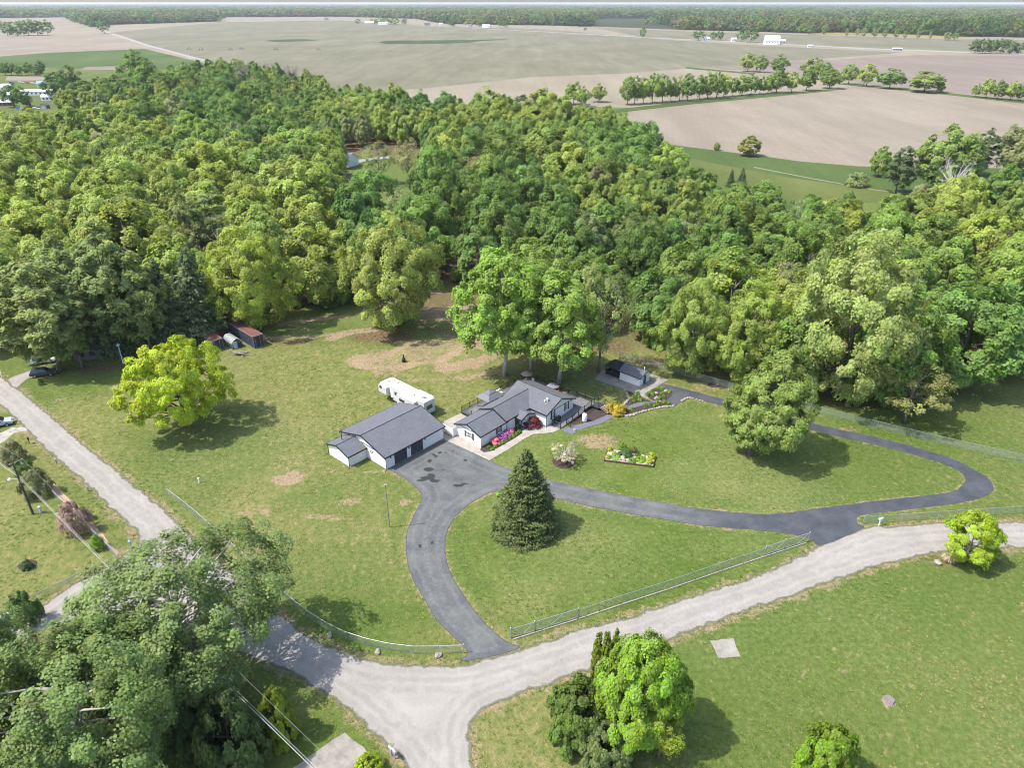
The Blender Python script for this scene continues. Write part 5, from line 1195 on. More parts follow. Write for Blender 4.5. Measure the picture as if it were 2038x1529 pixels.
row([(712,46,36,10),(745,47,36,16),(765,48,33,22),(785,48,34,22),(805,48,36,12),(900,52,36,18),(935,53,38,20),(955,53,32,22),(995,54,40,8),(1005,54,40,14)], 'trees round the far farms', 'the trees round the far white farmsteads', cols=(C_DG, C_MG, C_OL))
row([(12,150,124,20),(24,150,122,20),(40,151,128,14),(58,149,122,24),(76,151,130,18),(84,146,118,20)], 'trees by the orchard strip', 'the orchard strip behind the settlement', cols=(C_DG, C_DG, C_MG), lowset=low_t)
row([(30,213,165,34),(48,214,170,32),(118,200,140,46),(145,188,128,44),(172,205,158,64),(205,190,150,42),(240,185,145,46),(280,178,98,60),(300,196,120,50),(330,200,138,50),(372,196,128,56),(430,196,130,44),(455,198,142,48),(515,205,155,50),(556,178,122,22),(604,180,150,26),(640,205,160,36)], 'trees round the small settlement', 'the trees round the settlement', cols=(C_MG, C_LG, C_DG, C_MG), lowset=low_t)
for kd in vlow: plant_px('field_shrub', kd, *{0: (1372, 57, 52, 10), 1: (1395, 58, 53, 10), 2: (650, 40, 33, 10)}[vlow.index(kd)], jit(C_MG), ['small shrub left of the far barn trees', 'small shrub beside the far barn', 'small tree at the edge of the far stubble field'][vlow.index(kd)], 'shrub')
shr = [G(0, 0 + 300)]
scatter('woodland', forest_rest, oak[:3] + oval[:3] + loose[:1] + bush[:2], 'dense broadleaf wood running back to the fields', 'woodland')

# distant woods out to the horizon
fw = []
front = [(-900,40),(0,36),(133,34),(182,55),(220,49),(434,42.5),(437,34),(680,33),(827,37),(880,46),(1000,49),(1080,50.5),(1140,53),(1177,52.5),(1182,46),(1270,47),(1330,50),(1360,59.5),(1508,63),(1605,66.5),(1700,64),(1912,72.5),(2038,74.5),(2900,80)]
fx = np.array([a[0] for a in front]); fv = np.array([a[1] for a in front])
d = 1500.0
while d < 30000:
    stp = d / 88; half = d * .80
    x = -half + R.uniform(0, stp)
    while x < half:
        xx = x + R.uniform(-.4, .4) * stp; yy = d + R.uniform(-.45, .45) * stp
        u, v = PX((xx, yy, 0)); 
        if v < np.interp(u, fx, fv) - .15:
            gap = float(fbm(np.array(xx / 1.6), np.array(yy), 900, 3))
            if gap > .34 or d < 2300:
                nn = float(fbm(np.array(xx), np.array(yy), 260, 3)); c = jit([C_MG, C_OL, C_LG, C_DG][int(min(3.9, max(0, (nn - .3) * 9 + R.uniform(-.8, .8))))], .18)
                c = tuple(q * R.uniform(.45, .85) for q in c)
                w = max(12, stp * 1.45) * R.uniform(.8, 1.25); fw.append((xx, yy, R.uniform(24, 38), w, c, R.uniform(0, 6.28), R.randrange(3)))
        x += stp
    d += stp * .8
scatter('distant_woods', fw, vlow, 'hazy distant woods along the whole horizon', 'woodland')

# ------------------------------------------------------------------ fences
M_WOODRAIL = M_GREYW
def fence(name, label, base_px, hgt, step=3.0, end_posts=(), px=True, rail=True):
    pts = GP(base_px) if px else base_px
    pl = spline(pts, 5) if len(pts) > 2 else pts
    # even spacing
    L = [0]
    for a, b in zip(pl[:-1], pl[1:]): L.append(L[-1] + (b - a).length)
    n = max(1, round(L[-1] / step)); ev = []
    for i in range(n + 1):
        s = L[-1] * i / n; j = max(k for k in range(len(L)) if L[k] <= s + 1e-6); j = min(j, len(pl) - 2); ev.append(pl[j].lerp(pl[j + 1], (s - L[j]) / max(1e-6, L[j + 1] - L[j])))
    o0 = ev[0]; e = tag(empty(name, o0), label, 'fence')
    pm_ = MB(); pm_.tube([(0, 0, 0), (0, 0, hgt + .03)], .033, 6); pm_.lathe((0, 0, hgt + .03), [(.045, 0), (.03, .05), (.0, .06)], 6); me = pm_.mesh('fence_post', M_GALV)
    pb = MB(); pb.tube([(0, 0, 0), (0, 0, hgt + .12)], .06, 8); pb.lathe((0, 0, hgt + .12), [(.075, 0), (.05, .07), (.0, .1)], 8); meb = pb.mesh('fence_end_post', M_GALV)
    for i, q in enumerate(ev):
        o = link('post', meb if i in (0, n) else me, e); o.location = q - o0
    if rail:
        m = MB(); m.tube([q - o0 + Vector((0, 0, hgt)) for q in ev], .028, 5); m.build('top_rail', M_GALV, e)
    V = []; F = []; uv = []; s = 0
    for i, q in enumerate(ev):
        if i: s += (q - ev[i - 1]).length
        V += [tuple(q - o0 + Vector((0, 0, .04))), tuple(q - o0 + Vector((0, 0, hgt)))]; uv += [(s, .04), (s, hgt)]
        if i: F.append((2 * i - 2, 2 * i, 2 * i + 1, 2 * i - 1))
    me2 = bpy.data.meshes.new('fence_mesh'); me2.from_pydata(V, [], F); ul = me2.uv_layers.new(name='uv')
    for li, lp in enumerate(me2.loops): ul.data[li].uv = uv[lp.vertex_index]
    me2.materials.append(M_CHAIN); link('wire_mesh', me2, e); return e
fence('chain_link_fence', 'chain-link fence along the gravel road left of the lower driveway end', [(334,986),(388,1028),(430,1066),(500,1128),(583,1207),(646,1252),(702,1279),(756,1293),(806,1302),(862,1303),(923,1300.6)], 1.35)
fence('chain_link_fence', 'long chain-link fence between middle lawn and gravel road', [(1152,1229.5),(1237,1201),(1330,1171),(1440,1133),(1521,1106)], 1.35)
fence('chain_link_fence', 'chain-link fence right of the white mailbox', [(1717,1043.5),(1800,1038),(1880,1032.5),(2038,1022),(2120,1018)], 1.4)
fence('chain_link_fence', 'back chain-link fence between the yard and the wood', [(1233,712),(1297,730),(1385,755),(1474,780),(1560,803),(1651,829),(1808,868),(1940,899),(2038,921),(2150,947)], 1.45)
fence('chain_link_fence', 'chain-link fence with shrubs along the road at the left', [(-30,880),(14,905),(100,981),(179,1060),(239,1116)], 1.2)
fence('wire_fence', 'low wire fence along the lower edge of the left lawn', [(239,1116),(180,1142),(120,1172),(60,1200),(-30,1240)], 1.0)
def gate(name, a, b, label, hgt=1.55, bays=3):
    a = G(*a); b = G(*b); e = tag(empty(name, a), label, 'gate'); d = b - a; dn = d.normalized()
    for i in range(2):
        m = MB(); c = d * i; m.tube([c, c + Vector((0, 0, hgt + .15))], .07, 8); m.lathe(c + Vector((0, 0, hgt + .15)), [(.09, 0), (.06, .08), (0, .11)], 8); m.build('post', M_GALV, e)
    f0, f1 = d * .015, d * .985; 
    for z in (.16, hgt): m = MB(); m.tube([f0 + Vector((0, 0, z)), f1 + Vector((0, 0, z))], .035, 6); m.build('rail', M_GALV, e)
    for i in range(bays + 1):
        c = f0.lerp(f1, i / bays); m = MB(); m.tube([c + Vector((0, 0, .16)), c + Vector((0, 0, hgt))], .03, 5); m.build('upright', M_GALV, e)
        if i < bays:
            c2 = f0.lerp(f1, (i + 1) / bays); m = MB(); z0, z1 = ((.16, hgt) if i % 2 else (hgt, .16)); m.tube([c + Vector((0, 0, z0)), c2 + Vector((0, 0, z1))], .024, 5); m.build('brace', M_GALV, e)
    V = [tuple(f0 + Vector((0, 0, .16))), tuple(f1 + Vector((0, 0, .16))), tuple(f1 + Vector((0, 0, hgt))), tuple(f0 + Vector((0, 0, hgt)))]; me2 = bpy.data.meshes.new('gate_mesh'); me2.from_pydata(V, [], [(0, 1, 2, 3)]); ul = me2.uv_layers.new(name='uv')
    for li, q in enumerate(((0, 0), (d.length, 0), (d.length, 1.3), (0, 1.3))): ul.data[li].uv = q
    me2.materials.append(M_CHAIN); link('wire_mesh', me2, e)
gate('sliding_gate', (1016.5, 1271), (1063.5, 1257.5), 'short steel gate section next to the lower driveway end', bays=2); gate('sliding_gate', (1064.5, 1256.8), (1151, 1229.8), 'long braced sliding gate parked along the fence near the lower drive', bays=3)
gate('sliding_gate', (1521.5, 1105.8), (1560, 1092.7), 'left half of the sliding gate at the upper driveway entry', bays=2); gate('sliding_gate', (1560.8, 1092.4), (1608, 1077.8), 'right half of the sliding gate at the upper driveway entry', bays=2)
# timber kerb under the long fence
e = tag(empty('timber_edging', G(1020, 1273)), 'row of old timbers lying under the long fence', 'edging')
pp = GP([(1022,1274),(1066,1260),(1152,1233),(1237,1204.5),(1330,1174),(1440,1136),(1521,1109),(1606,1081)])
for a, b in zip(pp[:-1], pp[1:]):
    k = max(1, int((b - a).length / 3))
    for i in range(k):
        c0, c1 = a.lerp(b, i / k), a.lerp(b, (i + .96) / k); m = MB(); d = c1 - c0; m.box((c0 + c1) / 2 - G(1020, 1273) + Vector((0, 0, .07)), (d.length, .16, .14), math.atan2(d.y, d.x)); m.build('timber', M_GREYW, e)

# ------------------------------------------------------------------ poles and wires
b = G(66, 1024); e = tag(empty('utility_pole', b), 'dark wooden utility pole with cross arm and lamp at the left', 'pole')
PH = HGT(b, 921); m = MB(); m.tube([(0, 0, -.1), (0, 0, PH)], [.17, .11], 8); M_POLE = pm('creosote_pole', (.07, .06, .055), .9); m.build('shaft', M_POLE, e)
m = MB(); wd = Vector((.55, .83, 0)); m.tube([wd * -.5 + Vector((0, 0, PH - .15)), wd * 1.4 + Vector((0, 0, PH - .15))], .06, 5); m.build('cross_arm', M_GREYW, e)
for k in (-.4, 1.3): m = MB(); m.lathe(wd * k + Vector((0, 0, PH - .1)), [(.05, 0), (.06, .08), (.03, .16)], 6); m.build('insulator', M_GALV, e)
m = MB(); m.tube([(0, 0, PH - 3.0), (-1.2, -.2, PH - 2.7)], .035, 5); m.build('lamp_arm', M_GALV, e)
m = MB(); m.lathe((-1.25, -.2, PH - 3.05), [(.02, 0), (.22, .06), (.24, .25), (.1, .42)], 10); m.build('lamp_head', M_WHITEP, e)
m = MB(); m.lathe((.1, 0, PH - 3.6), [(.09, 0), (.09, .7)], 8); m.build('transformer_fuse', M_GALV, e)
b2 = b + Vector((.9, .5, 0)); e = tag(empty('meter_post', b2), 'short pale-blue post at the foot of the utility pole', 'post'); m = MB(); m.lathe((0, 0, 0), [(.16, 0), (.16, .75), (.22, .8), (.2, 1.05), (.05, 1.15)], 10); m.build('body', pm('pale_blue_paint', (.45, .55, .68)), e)
def wire(name, a, bb, sag, rad, label, mat):
    pts = []
    for k in range(25):
        t = k / 24; q = a.lerp(bb, t); q.z -= sag * 4 * t * (1 - t); pts.append(q)
    m = MB(); m.tube(pts, rad, 4); tag(m.build(name, mat), label, 'cable')
M_CABLE = pm('pale_cable', (.45, .45, .46), .5); M_CABLE2 = pm('grey_cable', (.20, .20, .21), .5)
top = Vector((b.x, b.y, PH))
nxt = G(700, 1605, 7.2); prv = G(-260, 720, 9)
for k, (dz, off, rad, mt, lb) in enumerate([(0, 1.3, .014, M_CABLE2, 'high power line on the outer end of the cross arm'), (-2.7, .1, .022, M_CABLE, 'thick pale cable below the lamp of the utility pole'), (-2.3, .15, .013, M_CABLE, 'thin cable just above the thick pale one')]):
    at = Vector((b.x, b.y, PH + dz)) + wd * off
    wire('overhead_cable', at, nxt + Vector((1.4 * (k == 0) + .35 * (k == 2), 0, 1.6 * (k == 0))), .5, rad, lb + ', running to the bottom', mt)
    wire('overhead_cable', at, prv + Vector((0, 0, dz * .6)), .5, rad, lb + ', running off to the left', mt)
b = G(775.5, 1050); e = tag(empty('yard_light_pole', b), 'thin grey light pole on the lawn left of the lower driveway', 'light pole'); hh = HGT(b, 966)
m = MB(); m.tube([(0, 0, 0), (0, 0, hh)], [.08, .055], 8); m.build('shaft', pm('grey_pole', (.20, .19, .20), .6), e); m = MB(); m.box((.05, 0, hh + .06), (.5, .2, .12)); m.build('lamp_head', M_GALV, e)
b = G(245, 722); e = tag(empty('vent_pole', b), 'pale blue pole in the shade under the pines', 'pole'); m = MB(); m.tube([(0, 0, 0), (0, 0, 4.6)], .09, 8); m.box((0, 0, 4.2), (.5, .5, .3)); m.build('shaft', pm('pale_blue_paint', (.45, .55, .68)), e)

# ------------------------------------------------------------------ garden plants, stones and small things
def rock_mesh(seed):
    bm = bmesh.new(); bmesh.ops.create_icosphere(bm, subdivisions=2, radius=1.0); rr = random.Random(seed); ph = [rr.uniform(0, 6) for _ in range(6)]
    for v in bm.verts:
        n = v.co.normalized(); f = 1 + .16 * math.sin(3 * n.x + ph[0]) * math.sin(2.5 * n.y + ph[1]) + .12 * math.sin(5 * n.z + ph[2] + n.x * 3) + rr.uniform(-.06, .06)
        v.co = Vector((n.x * f, n.y * f * .8, n.z * f * .62))
    me = bpy.data.meshes.new('rock'); bm.to_mesh(me); bm.free(); me.materials.append(M_STONE); return me
ROCKS = [rock_mesh(i) for i in range(4)]
def rock(xy, s, label, group=None, name='boulder'):
    o = link(name, ROCKS[R.randrange(4)]); o.location = (xy[0], xy[1], s * .35); o.scale = (s, s, s); o.rotation_euler = (0, 0, R.uniform(0, 6.28)); tag(o, label, 'rock', group); return o
for (u, v, s, lb) in [(656,1267,.42,'leftmost of three pale boulders below the curved fence'),(752,1300,.42,'middle one of three pale boulders below the curved fence'),(872,1307,.46,'rightmost pale boulder below the curved fence'),(1866,1122,.5,'pale boulder left of the lime-green tree'),(1144,857,.35,'pink stone lying on the dark path')]: rock(G(u, v), s, lb)
beds = [
 ('flower_bed', [(958,890),(974,900),(1034,867),(1040,857),(1050,852),(1040,846),(1018,860)], 'mulch bed along the house front with hostas and azaleas'),
 ('flower_bed', [(1249,779),(1278,792),(1300,802),(1283,800),(1262,803),(1246,811),(1238,808),(1252,798),(1256,790)], 'mulch bed with stone edge left of the shed walk'),
 ('flower_bed', [(1286,787),(1296,778),(1310,772.5),(1327,777),(1337,786),(1331,793),(1322,799.5),(1305,800)], 'mulch bed with stones between walk and upper drive'),
 ('flower_bed', [(1236,824),(1262,812),(1286,806),(1312,800),(1340,808),(1320,812),(1290,816),(1268,822),(1250,828)], 'long curved bed edged with pale stones below the path'),
 ('planting_ring', [(1099,917),(1105,911),(1125,908),(1142,911),(1146,920),(1138,930),(1120,933),(1104,927)], 'round mulch ring under the grey ornamental tree'),
 ('planting_ring', [(1408,765),(1424,761),(1436,766),(1430,771),(1414,771)], 'small mulch ring with a sapling by the back fence'),
 ('planting_ring', [(35,1128),(55,1115),(72,1118),(70,1128),(50,1138)], 'stone-edged ring round a small evergreen on the left lawn')]
for nm, px, lb in beds: cdt_sheet(nm, spline(GP(px), 3, True), .058, M_MULCH, .7, .06)['label'] = lb
def shrub(u, v, w, hgt, col, label, kd=None, name='shrub', group=None, cat='shrub', z=.03):
    g0 = G(u, v); return plant(name, kd or bush[R.randrange(3)], g0, hgt, w, col, label, cat, group, z=z, crown_name='foliage', trunk_name='stem')
C_HOSTA = (.090, .165, .022); C_LIME = (.20, .24, .015)
def z2p(x, y): return (860 + x / 5.363, 700 + y / 5.363)
for i, (x, y) in enumerate([(605,1025),(640,1050),(675,1020),(715,1000),(750,985),(790,955),(830,932),(865,910),(897,886),(928,866)]):
    u, v = z2p(x, y); shrub(u, v, .85, .55, jit(C_HOSTA, .15), 'small green hosta, %s from the driveway in the house bed' % ORD[i], name='hosta', group='hostas along the front walk')
for (x, y, w, c, lb) in [(680,985,1.9,(.42,.12,.19),'pink azalea in the front bed nearest the driveway'),(735,940,1.8,(.24,.09,.28),'purple azalea in the middle of the front bed'),(768,922,1.6,(.26,.11,.33),'violet azalea right of the purple one'),(800,895,1.7,(.30,.10,.28),'magenta azalea left of the corner trim'),(835,880,1.6,(.34,.12,.28),'pinkish azalea farthest from the driveway')]:
    u, v = z2p(x, y); shrub(u, v, w, 1.1, c, lb, name='azalea')
u, v = z2p(1075, 800); shrub(u, v, 3.2, 1.9, (.095, .022, .028), 'dark red japanese maple beside the house door', name='japanese_maple'); u, v = z2p(905, 805); shrub(u, v, .7, .7, C_LIME, 'yellow-green plant by the front door')
shrub(1226, 820, 4.2, 1.9, (.21, .16, .02), 'yellow-orange barberry bush beside the deck stairs', name='barberry')
for i, (x, y, w) in enumerate([(1140,1075,1.2),(1095,1120,1.2),(1020,1190,1.3),(1050,1275,1.4),(1195,1245,1.4),(1175,1165,1.2),(1380,1110,1.4),(1450,1060,1.0),(1510,1020,1.5),(1510,1095,1.4),(1640,950,1.4),(1745,960,1.3),(1770,1085,1.5),(1945,1045,1.4),(1800,1160,1.2),(1690,1200,1.1),(1620,1300,1.5),(1640,1360,1.3),(1810,1300,1.6),(1925,1325,1.1),(1420,1365,1.3),(1340,1370,1.3),(1560,1400,1.0),(1000,1480,1.2),(820,1515,1.4)]):
    u, v = Sx(x, y); shrub(u, v, w * .72, .6, jit(C_HOSTA, .2), 'small green perennial, %s in the bed %s' % ((ORD[i], 'left of the shed walk') if i < 6 else ((ORD[i - 6], 'between walk and upper drive') if i < 16 else (ORD[i - 16], 'with the long stone edge'))), name='perennial', group='perennials in the shed beds')
for (x, y, s) in [(1605,1070,.45),(1845,1020,.5),(1610,1180,.4),(1575,1205,.3),(1690,1280,.35)]: u, v = Sx(x, y); rock(G(u, v), s, 'pale stone set among the plants of the bed by the shed', 'stones set in the shed bed', 'garden_stone')
def stones(pts, n, label, group):
    pl = spline(GP(pts), 8)
    for i in range(n):
        t = i / (n - 1) * (len(pl) - 1.001); q = pl[int(t)].lerp(pl[int(t) + 1], t - int(t)); rock(q + Vector((R.uniform(-.06, .06), R.uniform(-.06, .06), 0)), R.uniform(.22, .36), label, group, 'edging_stone')
stones([(1341,809),(1320,811),(1295,816),(1275,821),(1258,827),(1246,828),(1235,825)], 34, 'pale stone in the curved edging of the long bed', 'edging stones of the long bed')
stones([(1243,777),(1248,786),(1251,795),(1245,803),(1238,811)], 16, 'pale stone in the edging of the bed left of the walk', 'edging stones left of the shed walk')
stones([(1357,799),(1366,794),(1375,793),(1398,799)], 12, 'pale stone along the inner edge of the upper drive', 'edging stones of the upper drive')
# raised rock garden bed
def zr(x, y): return (1180 + x / 14.557, 860 + y / 14.557)
rb = tag(empty('raised_bed', G(*zr(330, 840))), 'timber-edged rock garden bed in the middle of the right lawn', 'garden bed'); o0 = G(*zr(330, 840))
cs = [G(*zr(325, 845)), G(*zr(1745, 1030)), G(*zr(1800, 760)), G(*zr(430, 505))]
for a, bb in zip(cs, cs[1:] + cs[:1]):
    if a is cs[2]: continue
    d = bb - a; m = MB(); m.box((a + bb) / 2 - o0 + Vector((0, 0, .15)), (d.length, .16, .3), math.atan2(d.y, d.x)); m.build('timber', pm('dark_timber', (.075, .045, .035)), rb)
m = MB(); m.prism([c - o0 + Vector((0, 0, .02)) for c in cs], (0, 0, .16)); m.build('soil', pm('gravel_soil', (.34, .30, .27), .95, .4, 5, bump=.5), rb)
for (x, y, w, hh, c, lb) in [(430,770,1.1,.7,C_LIME,'yellow plant at the front left corner of the rock garden'),(490,560,1.0,.9,C_LIME,'yellow-green plant at the back left of the rock garden'),(620,650,.9,.5,C_LIME,'small yellow mound in the rock garden'),(660,780,1.9,.35,(.13,.19,.06),'pale creeping plant in the front of the rock garden'),(860,500,1.6,1.3,(.09,.15,.02),'tall green plant at the back of the rock garden'),(970,690,2.2,1.4,(.05,.10,.025),'round dark shrub in the middle of the rock garden'),(1180,600,1.4,1.1,(.10,.09,.05),'brownish shrub in the rock garden'),(760,680,.9,.6,(.06,.12,.04),'small blue-green mound in the rock garden'),(1130,870,1.6,.6,(.09,.16,.02),'green mound at the front of the rock garden'),(1380,850,2.0,.7,(.12,.19,.012),'bright green spreading mound in the rock garden'),(1300,710,1.1,.5,(.05,.10,.03),'low dark mound in the rock garden'),(1690,760,1.4,1.0,C_LIME,'yellow shrub at the back right of the rock garden'),(1630,920,1.5,.9,C_LIME,'yellow shrub at the front right corner of the rock garden')]:
    u, v = zr(x, y); shrub(u, v, w, hh, c, lb, z=.17, name='rock_garden_plant')
for (x, y, s) in [(780,840,.3),(900,850,.35),(1460,740,.35),(1140,720,.3),(1520,960,.3),(780,600,.25),(1000,880,.3)]: u, v = zr(x, y); o = rock(G(u, v), s, 'pale stone lying in the rock garden bed', 'stones in the rock garden', 'garden_stone'); o.location.z += .17
# grey ornamental tree
b = G(1124, 921); K_orn = Kind('ornamental', crown(81, 'round', .2, .55, 60, 70, .012, 4, (.06, .12), .3), 81, .018, .5, 46, bark=M_BARKP, thin=.4)
plant('ornamental_tree', K_orn, b, HGT(b, 880), 62 * DEPTH(b) / FPX, (.24, .215, .19), 'small grey-pink twiggy tree in a round mulch ring', 'tree'); taken.append((b.x, b.y, 3))
# evergreens and bushes at the bottom
K_arb = Kind('arborvitae', crown(91, 'oval', .0, .16, 90, 130, .018, 3, (.04, .07), .5, ground=True), 91, .02, .8, 4)
for (bu, bv, tv, w, lb) in [(1184,1372,1256,24,'left one of three columnar evergreens behind the bright maple'),(1199,1378,1252,24,'middle one of three columnar evergreens behind the bright maple'),(1216,1370,1247,23,'right one of three columnar evergreens behind the bright maple')]: plant_px('arborvitae', K_arb, bu, bv, tv, w, (.085, .115, .014), lb, 'shrub', trunk_name='stem', crown_name='foliage')
K_lil = Kind('lilac', crown(92, 'bush', .0, .62, 120, 230, .020, 4, (.10, .18), .4, ground=True), 92, .02, .5, 8)
def bushpx(bu, bv, tv, w, col, lb, kd=K_lil, name='bush'): return plant_px(name, kd, bu, bv, tv, w, col, lb, 'shrub', trunk_name='stem', crown_name='foliage')
bushpx(1150, 1462, 1362, 130, (.064, .100, .024), 'dark green lilac bush left of the bright maple'); bushpx(1205, 1515, 1440, 100, (.082, .108, .044), 'grey-green lilac bush with pale flowers at the bottom of the maple'); bushpx(1310, 1512, 1415, 96, (.120, .150, .014), 'loose yellow-green bush at the foot of the bright maple', loose[0])
bushpx(1635, 1540, 1449, 116, (.088, .140, .016), 'round green bush at the bottom edge of the right lawn'); bushpx(735, 1545, 1510, 66, (.165, .215, .014), 'small lime-green bush at the bottom edge beside the pad')
bushpx(470, 1530, 1395, 150, (.040, .062, .022), 'dark overgrown bush under the cottonwood by the cables'); bushpx(560, 1470, 1375, 80, (.095, .125, .014), 'yellowish bush at the right of the cottonwood shade'); bushpx(400, 1490, 1400, 110, (.036, .058, .022), 'dark bush deep under the cottonwood')
for (bu, bv, tv, w, c, lb) in [(30,918,878,48,(.11,.11,.065),'grey-pink shrub by the left fence, topmost of three'),(52,945,915,45,(.05,.085,.02),'dark green shrub by the left fence below the grey-pink one'),(78,985,935,60,(.11,.115,.06),'olive flowering shrub by the left fence'),(155,1060,1000,58,(.20,.135,.135),'pink flowering shrub by the left fence'),(170,1035,1010,26,(.06,.12,.018),'green shrub behind the pink flowering one'),(197,1093,1066,28,(.10,.17,.012),'bright green shrub at the lower end of the left fence'),(55,1132,1115,22,(.06,.09,.055),'small blue-green evergreen in a ring on the left lawn'),(82,766,752,12,(.05,.09,.03),'small shrub by the side driveway under the pine')]: bushpx(bu, bv, tv, w, c, lb, bush[R.randrange(3)])
bushpx(60, 1240, 1180, 60, (.05, .09, .03), 'green bush beside the white scrap at the left edge', bush[1])
# ornamental grass round the lime tree
def grass_clump(bu, bv, w, hgt, label):
    b = G(bu, bv); rr = np.random.default_rng(int(bu)); n = 500; th = rr.uniform(0, 6.28, n); l = rr.uniform(.5, 1, n) * hgt; sp_ = rr.uniform(.1, 1, n) * w / 2
    V = []; F = []
    for i in range(n):
        d = np.array([math.cos(th[i]), math.sin(th[i]), 0]); e_ = np.array([-d[1], d[0], 0]) * .025; p0 = d * sp_[i] * .35; p1 = d * sp_[i] * .7 + np.array([0, 0, l[i]]); p2 = d * sp_[i] * 1.15 + np.array([0, 0, l[i] * .75]); k0 = len(V)
        V += [p0 - e_, p0 + e_, p1 + e_, p1 - e_, p2]; F += [(k0, k0 + 1, k0 + 2, k0 + 3), (k0 + 3, k0 + 2, k0 + 4)]
    me = bpy.data.meshes.new('grass_clump'); me.from_pydata([tuple(v) for v in V], [], F); me.materials.append(pm('dry_grass', (.42, .34, .21), .9)); o = link('ornamental_grass', me); o.location = b; tag(o, label, 'grass')
grass_clump(1945, 1113, 2.6, 1.1, 'dry tan grass clump right of the lime-green tree'); grass_clump(1972, 1108, 2.6, 1.1, 'dry tan grass clump farthest right beside the road'); grass_clump(1888, 1118, 2.2, 1.0, 'dry tan grass clump left of the lime-green tree')
# mailboxes, posts, scrap
def mailbox(u, v, mat, label, hgt=1.15, rz=.5):
    b = G(u, v); e = tag(empty('mailbox', b, rz), label, 'mailbox'); m = MB(); m.box((0, 0, hgt / 2), (.12, .12, hgt)); m.build('post', mat, e)
    m = MB(); n = 8; pr = [(.13, hgt), (.13, hgt + .17)] + [(.13 * math.cos(math.pi * k / n), hgt + .17 + .13 * math.sin(math.pi * k / n)) for k in range(1, n)] + [(-.13, hgt + .17), (-.13, hgt)]
    m.prism([(-.3, y, z) for y, z in pr], (.62, 0, 0)); m.build('box', mat, e); m = MB(); m.box((.1, -.15, hgt + .25), (.2, .02, .06)); m.build('flag', pm('red_flag', (.5, .05, .04)), e)
mailbox(1749, 1047, M_WHITEP, 'white mailbox beside the fence at the upper driveway entry', 1.2, .3); mailbox(59, 883, M_BLACKM, 'dark mailbox on a bracket by the left road', 1.0, -.8); mailbox(262, 1092, pm('teal_paint', (.12, .36, .46)), 'teal mailbox by the road next to the cottonwood', 1.1, -.8); mailbox(4, 752, M_WHITEP, 'pale mailbox at the side driveway, left edge', 1.1, -.8)
mailbox(779, 1505, pm('blue_grey_paint', (.35, .38, .48)), 'left one of two blue-grey mailboxes at the bottom fork', 1.1, -.9); mailbox(786, 1511, pm('blue_grey_paint', (.35, .38, .48)), 'right one of two blue-grey mailboxes at the bottom fork', 1.1, -.9)
for (u, v, mt, lb) in [(397, 961, M_WHITEP, 'white well pipe on the lawn left of the garage'), (113, 923, M_GALV, 'pale marker post beside the left road, upper one'), (176, 978, M_GALV, 'pale marker post beside the left road, lower one')]:
    b = G(u, v); e = tag(empty('marker_post', b), lb, 'post'); m = MB(); m.lathe((0, 0, 0), [(.12, 0), (.12, .8), (.15, .82), (.12, .92)], 10); m.build('shaft', mt, e)
    if mt is M_WHITEP: m = MB(); m.tube([(.1, .1, 0), (.1, .1, 1.5)], .02, 4); m.box((.1, .1, 1.45), (.02, .25, .2)); m.build('flag', pm('orange_flag', (.8, .2, .03)), e)
b = G(1770, 1396); e = tag(empty('tree_stump', b), 'old grey tree stump in the right lower lawn', 'stump'); m = MB(); m.lathe((0, 0, 0), [(.75, 0), (.62, .12), (.5, .3), (.47, .34), (.1, .3)], 12)
m.v = [(x + R.uniform(-.08, .08), y + R.uniform(-.08, .08), z) for x, y, z in m.v]; m.build('wood', pm('grey_stump', (.17, .14, .13), .95, .4, 6), e)
b = G(993, 988); e = tag(empty('ride_on_toy', b), 'bright green ride-on toy left of the spruce', 'toy'); m = MB(); m.box((0, 0, .30), (.75, .38, .2), .4); m.box((-.12, -.05, .48), (.32, .32, .2), .4); m.build('body', pm('toy_green', (.09, .42, .02), .4), e)
for (x, y) in ((-.3, .1), (.25, .32), (-.15, -.3), (.4, -.1)): m = MB(); m.tube([(x, y, .15), (x + .06, y + .12, .15)], .15, 8); m.build('wheel', M_BLACKM, e)
b = G(*zz(932, 810)); b.z = ground_z(b.x, b.y); e = tag(empty('garden_stove', b), 'small black stove on the grass among the dirt tracks', 'stove'); m = MB(); m.lathe((0, 0, 0), [(.4, 0), (.42, .1), (.4, .8), (.25, .95)], 10); m.build('body', M_BLACKM, e); m = MB(); m.tube([(0, 0, .9), (0, 0, 1.7)], .12, 8); m.build('chimney', M_BLACKM, e)
e = tag(empty('brush_pile', G(*zz(1700, 560))), 'heap of grey branches at the edge of the dirt tracks', 'brush pile'); m = MB()
for _ in range(70):
    c = Vector((R.gauss(0, 1.4), R.gauss(0, .6), R.uniform(.1, .6))); d = Vector((R.gauss(0, 1), R.gauss(0, .6), R.gauss(0, .25))).normalized() * R.uniform(.4, 1.2); m.tube([c - d, c + d], .035, 4, False)
m.build('branches', M_GREYW, e)['kind'] = 'stuff'
e = tag(empty('log_pile', G(478, 706)), 'pile of weathered boards in front of the greenhouse', 'wood pile')
for k in range(16): m = MB(); c = Vector((R.gauss(0, .7), R.gauss(0, .35), .08 + .05 * k)); m.box(c, (R.uniform(1.6, 3), .16, .08), R.gauss(0, .4)); m.build('board', M_GREYW, e)

